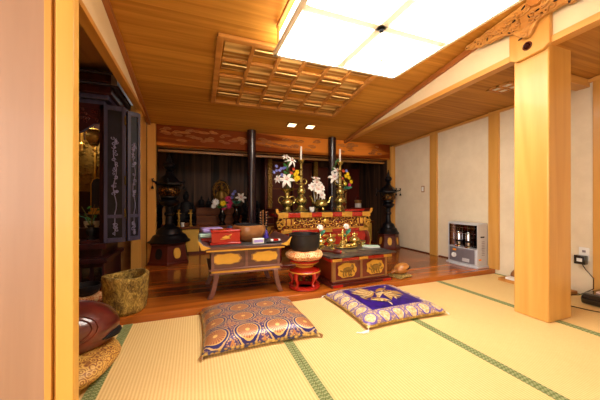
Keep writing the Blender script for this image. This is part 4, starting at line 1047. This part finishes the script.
# ------------------------------------------------------------ wooden fish (large) on its cushion
t = thing('drum_cushion', 'large round golden floral cushion under the big wooden fish drum', 'cushion', (-.69, 1.665, 0))
b = MB()
def don(u, v):
    a = u*2*PI; c = v*2*PI; rr = .19+(.13+.006*math.sin(a*7))*math.cos(c); return (rr*math.cos(a), rr*math.sin(a)*1.0, .062+.06*math.sin(c))
b.surf(don, 48, 18, True, True); b.build('ring', M['gold_brocade'], t)
t = thing('wooden_fish_drum', 'large red-brown wooden fish drum on a golden cushion', 'wooden drum', (-.635, 1.72, .072))
fr = Euler((R(-12), R(8), R(35))).to_matrix()
def fish(p): return 1.0+.06*p.x-.05*max(0, p.z)
b = MB(); b.ball((0, 0, .13), (0.245, .22, .148), 44, 28, 0, fr, fish); b.build('body', M['redfish'], t)
def onbody(dx, dy, dz, k=1.0):
    p = Vector((dx, dy, dz)).normalized(); q = p*fish(p); return Vector((0, 0, .13))+fr @ Vector((q.x*.245*k, q.y*.22*k, q.z*.148*k))
# mouth slot wrapping the front right
b = MB(); pts = []
for i in range(13):
    f_ = i/12; a = R(-58+44*f_); pts.append(onbody(math.cos(a), math.sin(a), -.42+.22*f_+.05*math.sin(f_*PI), 1.0))
b.tube(pts, [.004+.018*math.sin(PI*i/12)**.8 for i in range(13)], 8); b.build('mouth_slot', M['flat_black'], t)
b = MB(); pt = onbody(.25, -.95, -.1, 1.0)
for k, (rr, mi) in enumerate(((.05, 0), (.037, 0))):
    b.tube([onbody(-.1+rr*9*math.cos(a), -.95, .05+rr*9*math.sin(a)*1.1, 1.003) for a in [2*PI*i/20 for i in range(20)]], .004, 6, closed=True)
b.build('carved_eye_ring', M['redfish'], t)
b = MB(); b.ball(onbody(-.1, -.95, .05, 1.0), (.025, .02, .03)); b.build('gold_eye', M['gold'], t)
b = MB(); b.tube([onbody(math.cos(a)*.9, -.2+.0*a, math.sin(a)*1.0, 1.003) for a in [R(20+i*12) for i in range(12)]], .003, 6); b.build('carved_line', M['redfish'], t)

# small wooden fish on its cushion
t = thing('small_drum_cushion', 'flat olive brocade cushion under the small wooden fish', 'cushion', (2.02, 2.34, .051), R(12))
b = MB(); b.surf(lambda i, j: ((i*2-1)*.105*(1-.06*(1-(j*2-1)**2)), (j*2-1)*.09*(1-.06*(1-(i*2-1)**2)), .012+.022*max(0, (1-(i*2-1)**4)*(1-(j*2-1)**4))**.4), 16, 16)
b.surf(lambda i, j: ((i*2-1)*.105*(1-.06*(1-(j*2-1)**2)), (j*2-1)*.09*(1-.06*(1-(i*2-1)**2)), .012-.011*min(1, max(0, (1-(i*2-1)**4)*(1-(j*2-1)**4))**.4*2)), 16, 16); b.build('cover', M['olive'], t)
t = thing('small_wooden_fish', 'small orange-brown wooden fish drum near the platform edge', 'wooden drum', (2.02, 2.34, .083), R(0))
fr2 = Euler((0, R(-18), R(-20))).to_matrix()
b = MB(); b.ball((.02, 0, .052), (.085, .07, .056), 28, 18, 0, fr2, lambda p: 1+.05*p.x); b.tube([(-.05, .0, .03), (-.085, -.005, .04), (-.1, 0, .02), (-.085, 0, .01)], [.028, .022, .014, .01], 10); b.build('body', M['moku_s'], t)
b = MB(); b.tube([Vector((.02, 0, .052))+fr2 @ Vector((.085*math.cos(a)*1.02, .07*math.sin(a)*1.02, -.006)) for a in [R(-75+12*i) for i in range(7)]], [.002, .005, .007, .008, .008, .009, .01], 7); b.build('mouth_slot', M['flat_black'], t)

# ------------------------------------------------------------ kerosene heater
t = thing('kerosene_heater', 'silver kerosene heater standing against the right wall', 'heater', (3.18, 2.48, .05))
def hp(m=0.0):     # plan outline, rounded bowed front facing -x
    pts = []
    for i in range(13):
        f_ = i/12; y = -.2+.4*f_; pts.append((-.075-.03*math.sin(PI*f_)-m, y*(1+m*3)))
    pts += [(.1, .2+m), (.1, -.2-m)]; return pts
b = MB(); b.prism([(x*1.25 if x < 0 else x+.01, y*1.1) for x, y in hp()], 0, .022, 'z'); b.build('drip_tray', M['silver'], t, .006)
b = MB(); b.prism(hp(), .022, .22, 'z'); b.build('lower_case', M['silver'], t, .006)
b = MB(); b.prism([(x-.003, y*.93) for x, y in hp() if x < 0]+[(-.06, .186), (-.06, -.186)], .04, .215, 'z'); b.build('control_panel', M['silverdark'], t, .003)
b = MB(); b.prism(hp(), .505, .53, 'z'); b.build('top_plate', M['silver'], t, .006)
b = MB(); b.box(.06, .1, -.2, .2, .22, .505); b.box(-.075, .06, -.2, -.195, .22, .505); b.box(-.075, .06, .195, .2, .22, .505); b.build('upper_case', M['silver'], t, .002)
b = MB(); b.surf(lambda u, v: (-.06+.085*math.sin(u*PI)**.6, -.194+.388*u, .225+.278*v), 20, 2); b.build('reflector', M['mirror'], t)
for y in (-.06, .07):
    b = MB(); b.lathe([(.05, .0), (.052, .02), (.035, .03), (.035, .17), (.028, .19), (.0, .2)], (-.04, y, .222), 20); b.build('burner', M['chrome'], t)
    b = MB(); b.lathe([(.03, .06), (.0365, .065), (.0365, .09), (.03, .095)], (-.04, y, .222), 20); b.build('burner_ring', M['flat_black'], t)
b = MB()
for z in (.26, .33, .4, .47): b.tube([(-.078-.03*math.sin(PI*i/12), -.19+.38*i/12, z) for i in range(13)], .0015, 5)
for i in range(1, 12, 2): b.tube([(-.078-.03*math.sin(PI*i/12), -.19+.38*i/12, .22), (-.078-.03*math.sin(PI*i/12), -.19+.38*i/12, .507)], .0012, 5)
b.build('wire_guard', M['chrome'], t)
b = MB(); b.M = Matrix.Translation((-.108, .08, .12)) @ Matrix.Rotation(-PI/2, 4, 'Y'); b.lathe([(0, 0), (.03, 0), (.028, .018), (0, .018)], n=20); b.build('dial', M['paper'], t, .002)
b = MB(); b.box(-.112, -.106, .055, .1, .175, .198); b.build('orange_label', M['orange'], t)
b = MB(); b.box(-.05, -.01, -.203, -.2, .09, .108); b.build('side_label', M['orange'], t)
b = MB(); b.box(-.02, .04, -.204, -.199, .36, .375); b.build('side_grip', M['flat_black'], t)
b = MB()
for k in range(9): b.box(-.0, .045, -.203, -.1995, .15+.02*k, .156+.02*k)
b.build('vent_slots', M['silverdark'], t)
b = MB(); b.box(-.115, -.11, -.12, -.03, .06, .1); b.v = [v+Vector((.006, 0, 0)) for v in b.v]; b.build('name_plate', M['silver'], t)

# ------------------------------------------------------------ items by the right wall
t = thing('wall_outlet', 'white power outlet on the plaster wall', 'outlet', (XW, 1.41, .33))
b = MB(); b.box(-.008, 0, -.036, .036, -.02, .1); b.build('plate', M['paper'], t, .002)
b = MB(); b.box(-.0095, -.008, -.012, .012, .055, .075); b.build('socket', M['silverdark'], t)
t = thing('power_adapter', 'black power adapter plugged into the wall outlet', 'adapter', (XW-.01, 1.42, .29))
b = MB(); b.box(-.05, .0, -.04, .04, -.01, .07); b.build('body', M['black'], t, .006)
b = MB(); b.box(-.0515, -.05, -.02, .018, .015, .045); b.build('label', M['paper'], t)
MB((XW-.01, 1.42, .29)).tube([(3.265, 1.41, .28), (3.25, 1.38, .24), (3.23, 1.32, .18), (3.18, 1.3, .1), (3.1, 1.36, .04), (2.95, 1.5, .012), (2.85, 1.46, .004), (2.82, 1.35, .004), (2.86, 1.2, .004), (2.93, 1.05, .004), (3.0, .9, .004)], .0035, 7).build('cord', M['black'], t)
t = thing('black_case', 'long black case lying on the tatami by the right wall', 'case', (3.14, 1.0, 0))
b = MB(); b.prism([(-.13, .0), (.13, .0), (.14, .05), (.13, .09), (-.11, .09), (-.145, .05)], -.33, .31, 'y'); b.build('body', M['black'], t, .015)
o = MB().box(-.07, .07, -.1, .1, 0, .012).build('pink_papers', plain('pink_paper', '#d8b8a8', .7), bevel=.003); o.location = (3.16, 1.15, .09); tag(o, 'pale pink papers lying on the long black case', 'paper')
t = thing('wooden_tray', 'long reddish wooden tray on the floor behind the pillar', 'tray', (3.15, 1.72, 0))
b = MB(); b.box(-.1, .1, -.27, .27, .0, .02); b.box(-.11, -.1, -.28, .28, .0, .032); b.box(.1, .11, -.28, .28, 0, .032); b.box(-.1, .1, -.28, -.27, 0, .032); b.box(-.1, .1, .27, .28, 0, .032); b.build('tray', M['frame_red'], t, .003)
o = MB().box(-.04, .04, -.07, .07, 0, .03).build('paper_stack', M['paper'], bevel=.003); o.location = (3.1, 1.87, .02); tag(o, 'white papers on the wooden tray behind the pillar', 'paper')
o = MB().ball((0, 0, .05), (.05, .06, .06), 18, 12, 0, None, lambda p: 1+.1*math.sin(p.x*6)).build('wooden_gourd', M['bowlwood']); o.location = (3.19, 1.9, .012); tag(o, 'brown rounded wooden ornament on the tray behind the pillar', 'ornament')
t = thing('wall_switch', 'small beige switch plate on the wall left of the post', 'switch', (XW, 3.3, 1.03))
b = MB(); b.box(-.007, 0, -.03, .03, -.05, .05); b.build('plate', M['tan'], t, .002); b = MB(); b.box(-.01, -.007, -.018, .018, -.035, .035); b.build('rocker', M['paper'], t)

# ------------------------------------------------------------ stump shaped pot at the platform edge
t = thing('stump_pot', 'mottled bark covered round pot on the platform edge', 'pot', (-.475, 2.335, .05))
def pot(u, v):
    a = u*2*PI; prof = [(.0, 0.0), (.115, .0), (.13, .02), (.138, .08), (.142, .15), (.146, .22), (.149, .252), (.145, .268), (.125, .268), (.118, .25), (.115, .15), (.1, .1), (0, .1)]
    q = v*(len(prof)-1); i = min(int(q), len(prof)-2); f_ = q-i; r_ = prof[i][0]*(1-f_)+prof[i+1][0]*f_; z = prof[i][1]*(1-f_)+prof[i+1][1]*f_
    k = 1+.014*math.sin(a*3+1)+.012*math.sin(a*7)+.012*math.sin(a*13+z*40)
    if q > 7: k = 1+.014*math.sin(a*3+1)+.012*math.sin(a*7)
    return (r_*k*math.cos(a), r_*k*math.sin(a), z+(.01*math.sin(a*2) if z > .2 else 0))
b = MB(); b.surf(pot, 56, 36, True, False); b.build('shell', M['bark'], t, angle=60)
b = MB(); b.lathe([(0, .2), (.112, .2), (.0, .19)], n=30); b.build('ash', plain('ash', '#6e6658', .9), t)

# ------------------------------------------------------------ household altar cabinet on the left
KX0, KX1, KY0, KY1 = -1.55, -.765, 2.96, 3.55
t = thing('altar_cabinet', 'large dark rosewood household altar cabinet with open doors', 'cabinet', (-1.15, 3.25, .05)); o_ = (-1.15, 3.25, .05)
b = MB(o_); b.box(KX0, KX1, KY0-.02, KY1, .05, .30); b.box(KX0-.03, KX1+.03, KY0-.06, KY1, .30, .34); b.box(KX0+.03, KX1-.03, KY0+.02, KY1, .34, .42); b.box(KX0-.02, KX1+.02, KY0-.04, KY1, .42, .47); b.build('base', M['rosewood'], t, .005)
for x in (-.99, -.9, -.81): b = MB(o_); b.box(x-.03, x+.03, KY0-.024, KY0-.019, .1, .26); b.build('base_panel', M['black'], t, .002)
b = MB(o_); b.box(KX0, KX0+.04, KY0, KY1, .47, 1.72); b.box(KX1-.04, KX1, KY0, KY1, .47, 1.72); b.box(KX0+.04, KX1-.04, KY1-.03, KY1, .47, 1.72); b.box(KX0+.04, KX1-.04, KY0, KY1-.03, .47, .5); b.box(KX0, KX1, KY0, KY1, 1.68, 1.72); b.build('case', M['rosewood'], t, .003)
b = MB(o_)
for z0, z1, ov in ((1.72, 1.76, .0), (1.76, 1.80, .04), (1.80, 1.87, .07), (1.87, 1.89, .10), (1.89, 1.955, .115), (1.955, 1.975, .13)):
    b.box(KX0-.03, KX1+ov, KY0-ov, KY1, z0, z1, 1 if z1-z0 < .05 else 0)
b.build('cornice', [M['rosewood'], M['rosewood_edge']], t, .006)
b = MB(o_); b.box(KX1+.08, KX1+.125, KY0-.125, KY0-.105, 1.87, 1.96); b.build('metal_corner', M['silverdark'], t)
# carved transom with curved lower edge
b = MB(o_); up = []; lo_ = []
for i in range(17):
    f_ = i/16; x = KX0+.04+(KX1-KX0-.08)*f_; up.append((x, 1.68)); lo_.append((x, 1.50+.05*math.cos(f_*4*PI)-.0))
b.prism(up+lo_[::-1], KY0+.01, KY0+.035, 'y'); b.build('transom', M['rosewood'], t)
b = MB(o_); b.tube([(x, KY0+.008, z) for x, z in lo_], .008, 6); b.build('transom_edge', M['rosewood_edge'], t)
b = MB(o_); random.seed(31)
for k in range(60):
    x = random.uniform(KX0+.06, KX1-.06); z = random.uniform(1.56, 1.67); rr = random.uniform(.012, .024); ph = random.random()*6
    b.tube([(x+rr*(1-q*.1)*math.cos(q*.8+ph), KY0+.008, z+rr*(1-q*.1)*math.sin(q*.8+ph)) for q in range(8)], .005, 5)
b.tube([(KX0+.06+q*.022, KY0+.012, 1.615+.02*math.sin(q*.8)) for q in range(31)], .006, 6); b.build('transom_carving', M['maroon'], t)
# gold interior
b = MB(o_); b.box(KX0+.05, KX1-.05, KY1-.08, KY1-.05, .5, 1.6); b.box(KX0+.05, KX1-.05, KY0+.25, KY1-.08, .5, .72); b.box(KX0+.05, KX1-.05, KY0+.12, KY0+.25, .5, .6); b.build('inner_steps', M['rosewood'], t, .003)
b = MB(o_); random.seed(8)
for k in range(150):
    x = random.uniform(-1.4, -.82); z = random.uniform(.95, 1.48); b.ball((x, KY1-.1-random.uniform(0, .04), z), (.018, .012, .014), 7, 5)
b.box(-1.4, -.82, KY1-.115, KY1-.09, .95, 1.48); b.build('gold_carving', M['antique'], t, merge=False)
for x in (-.96, -.9): b = MB(o_); b.box(x-.008, x+.008, KY1-.16, KY1-.14, .72, 1.5); b.build('gold_post', M['cabinet_in'], t)
# open door leaves
def leaf(name, ax, ay, bx, by, zz0, zz1, glass=True):
    L = math.hypot(bx-ax, by-ay); an = math.atan2(by-ay, bx-ax)
    Mm = Matrix.Translation((ax, ay, 0)) @ Matrix.Rotation(an, 4, 'Z')
    b = MB(o_); b.M = Mm; fw = min(.028, L*.2)
    b.box(0, fw, -.012, .012, zz0, zz1); b.box(L-fw, L, -.012, .012, zz0, zz1); b.box(fw, L-fw, -.012, .012, zz0, zz0+.04); b.box(fw, L-fw, -.012, .012, zz1-.04, zz1); b.box(fw, L-fw, -.012, .012, zz0+.22, zz0+.25)
    d = b.build(name, M['rosewood_edge'], t, .003)
    b = MB(o_); b.M = Mm; b.box(fw, L-fw, -.003, .003, zz0+.04, zz1-.04); b.build('gauze_panel', M['gauze'], d)
    b = MB(o_); b.M = Mm
    random.seed(int(ax*1000)); z = zz0+.45
    for k in range(36):
        x = L/2+random.uniform(-.16, .16)*(L-2*fw); zc_ = zz0+random.choice((random.uniform(.4, .85), random.uniform(.06, .18), random.uniform(.85, .95))); rr = random.uniform(.008, .018); ph = random.random()*6
        b.tube([(x+rr*(1-q*.1)*math.cos(q*.9+ph), -.006, zc_+rr*(1-q*.1)*math.sin(q*.9+ph)) for q in range(7)], .004, 5)
    b.tube([(L/2+.012*math.sin(q*.9), -.006, zz0+.26+q*.045) for q in range(16)], .0035, 5); b.tube([(L/2, -.006, zz0+.06), (L/2, -.006, zz0+.27)], .0035, 5)
    b.build('door_carving', M['door_relief'], d)
leaf('door', KX1+.0, KY0-.03, -.60, KY0+.0, .475, 1.715)
leaf('door', -.598, KY0+.04, -.505, KY0+.12, .475, 1.7)
for z in (.7, 1.0, 1.55): b = MB(o_); b.box(-.606, -.595, KY0-.02, KY0-.008, z, z+.08); b.build('hinge', M['brass'], t)
# things inside the cabinet
ob_t = t
pl = bpy.data.lights.new('cabinet_fill_light', 'POINT'); pl.energy = 5; pl.color = (1, .82, .55); pl.shadow_soft_size = .03  # unseen light, added to brighten the cabinet interior
po = bpy.data.objects.new('cabinet_fill_light', pl); C.objects.link(po); po.parent = ob_t; po.location = (-.93+1.15, 3.0-3.25, 1.58-.05)
b = MB((-1.15, 3.25, .05)); b.tube([(-1.2, 3.0, 1.66), (-.83, 3.0, 1.66)], .012, 8); b.build('added_glow_tube', emit('cabinet_fill_tube', '#ffdca0', 5), ob_t)  # glowing tube added to go with the fill light
t = thing('hanging_lantern', 'small round brass lantern hanging inside the dark cabinet', 'lantern', (-.875, 3.06, 1.38))
b = MB(); b.ball((0, 0, .06), (.05, .05, .06), 18, 12, 0, None, lambda p: 1+.05*math.cos(8*math.atan2(p.y, p.x))); b.lathe([(.02, -.02), (.03, -.01), (.03, .005)], n=12); b.lathe([(.03, .115), (.055, .12), (.03, .135), (.01, .14)], n=12); b.v = [Vector((v.x*1.3, v.y*1.3, v.z)) for v in b.v]; b.build('body', M['antique'], t)
b = MB(); b.tube([(0, 0, .14), (0, 0, .2)], .003, 6); b.build('chain', M['brass'], t)
t = thing('hanging_ornament', 'gold tasselled ornament hanging inside the cabinet beside the lantern', 'ornament', (-.975, 3.08, 1.3))
b = MB(); b.lathe([(.0, 0), (.025, .01), (.018, .04), (.03, .07), (.015, .09), (.022, .2), (.03, .21), (.015, .23), (0, .27)], n=12); b.build('drop', M['gold'], t)
b = MB()
for s in (-1, 1):
    for k in range(7): b.ball((s*(.03+.012*k), -.005, .2-.03*k+.01*(k % 2)), .011, 8, 6)
b.build('pendant', M['gold'], t)
t = thing('tassel_cord', 'gold corded tassel hanging at the right inside the cabinet', 'tassel', (-.815, 3.08, .95))
b = MB(); 
for k in range(16): b.ball((.006*math.sin(k*1.6), 0, k*.02), (.011, .011, .013), 8, 6)
b.build('cord', M['antique'], t)
t = thing('memorial_tablet', 'dark rounded memorial tablet inside the cabinet', 'tablet', (-.9, 3.26, .72))
b = MB(); b.box(-.07, .07, -.03, .03, 0, .03); b.box(-.055, .055, -.025, .025, .03, .06); b.build('base', M['gold'], t, .004)
b = MB(); b.prism([(-.05, .06), (.05, .06), (.05, .3), (.035, .34), (0, .355), (-.035, .34), (-.05, .3)], -.01, .01, 'y'); b.build('plaque', plain('plaque_blue', '#2a2c3a', .3), t, .003)
b = MB(); b.tube([(-.053, -.008, .06), (-.053, -.008, .3), (-.037, -.008, .343), (0, -.008, .36), (.037, -.008, .343), (.053, -.008, .3), (.053, -.008, .06)], .005, 6); b.build('gold_border', M['goldpaint'], t)
t = thing('black_vase', 'small dark vase with sprigs at the front of the cabinet', 'vase', (-.89, 3.03, .5), 0)
b = MB(); b.lathe([(.03, 0), (.032, .01), (.02, .025), (.035, .06), (.038, .08), (.02, .11), (.035, .13), (.03, .13), (.01, .1)], n=18); b.build('body', M['iron'], t)
t = thing('green_sprigs', 'thin green and brown sprigs in the cabinet vase', 'plant', (-.89, 3.03, .6))
stems(t, (0, 0, 0), [(-.07, 0, .2), (.06, 0, .2), (.03, 0, .22)], 'stem', .0035); stems(t, (0, 0, .02), [(-.04, 0, .1), (.075, 0, .15), (.05, 0, .12), (-.09, 0, .12)], 'teal', .003)
leafset(t, [((.05*math.sin(k*2), 0, .08+.02*k), -3+.6*k, .7) for k in range(6)], 'green', .04, .008)
for x, lab in ((-.95, 'small white cup left inside the cabinet'), (-.875, 'small white cup beside the vase inside the cabinet')):
    o = MB().lathe([(.014, 0), (.018, .01), (.028, .04), (.028, .06), (.024, .06), (.01, .012)], n=16).build('cup', M['paper']); o.location = (x, 3.12, .60); o.location = (x, 3.14, .6); tag(o, lab, 'cup')

# black bowl and ring cushion, book rest in front of the cabinet
t = thing('bowl_cushion', 'orange red ring cushion in front of the dark cabinet', 'cushion', (-.8, 2.62, .051))
b = MB(); b.surf(lambda u, v: ((.07+.055*math.cos(v*2*PI))*math.cos(u*2*PI), (.07+.055*math.cos(v*2*PI))*math.sin(u*2*PI), .034+.034*math.sin(v*2*PI)), 32, 12, True, True); b.build('ring', M['peach'], t)
t = thing('singing_bowl', 'small black singing bowl in front of the dark cabinet', 'bowl', (-.8, 2.62, .11))
b = MB(); b.lathe([(0, 0), (.05, .005), (.085, .025), (.1, .06), (.1, .085), (.094, .085), (.09, .05), (0, .02)], n=30); b.build('body', M['iron'], t)
t = thing('book_rest', 'black lacquered sloping book rest in front of the dark cabinet', 'book rest', (-1.1, 2.64, .05), R(10))
b = MB(); b.M = Matrix.Translation((0, 0, .2)) @ Matrix.Rotation(R(-35), 4, 'Y'); b.box(-.17, .17, -.12, .12, -.01, .01); b.build('board', M['black'], t, .003)
b = MB(); b.box(-.1, .1, -.1, .1, 0, .02); b.box(-.02, .02, -.05, .05, .02, .19); b.build('stand', M['black'], t, .003)
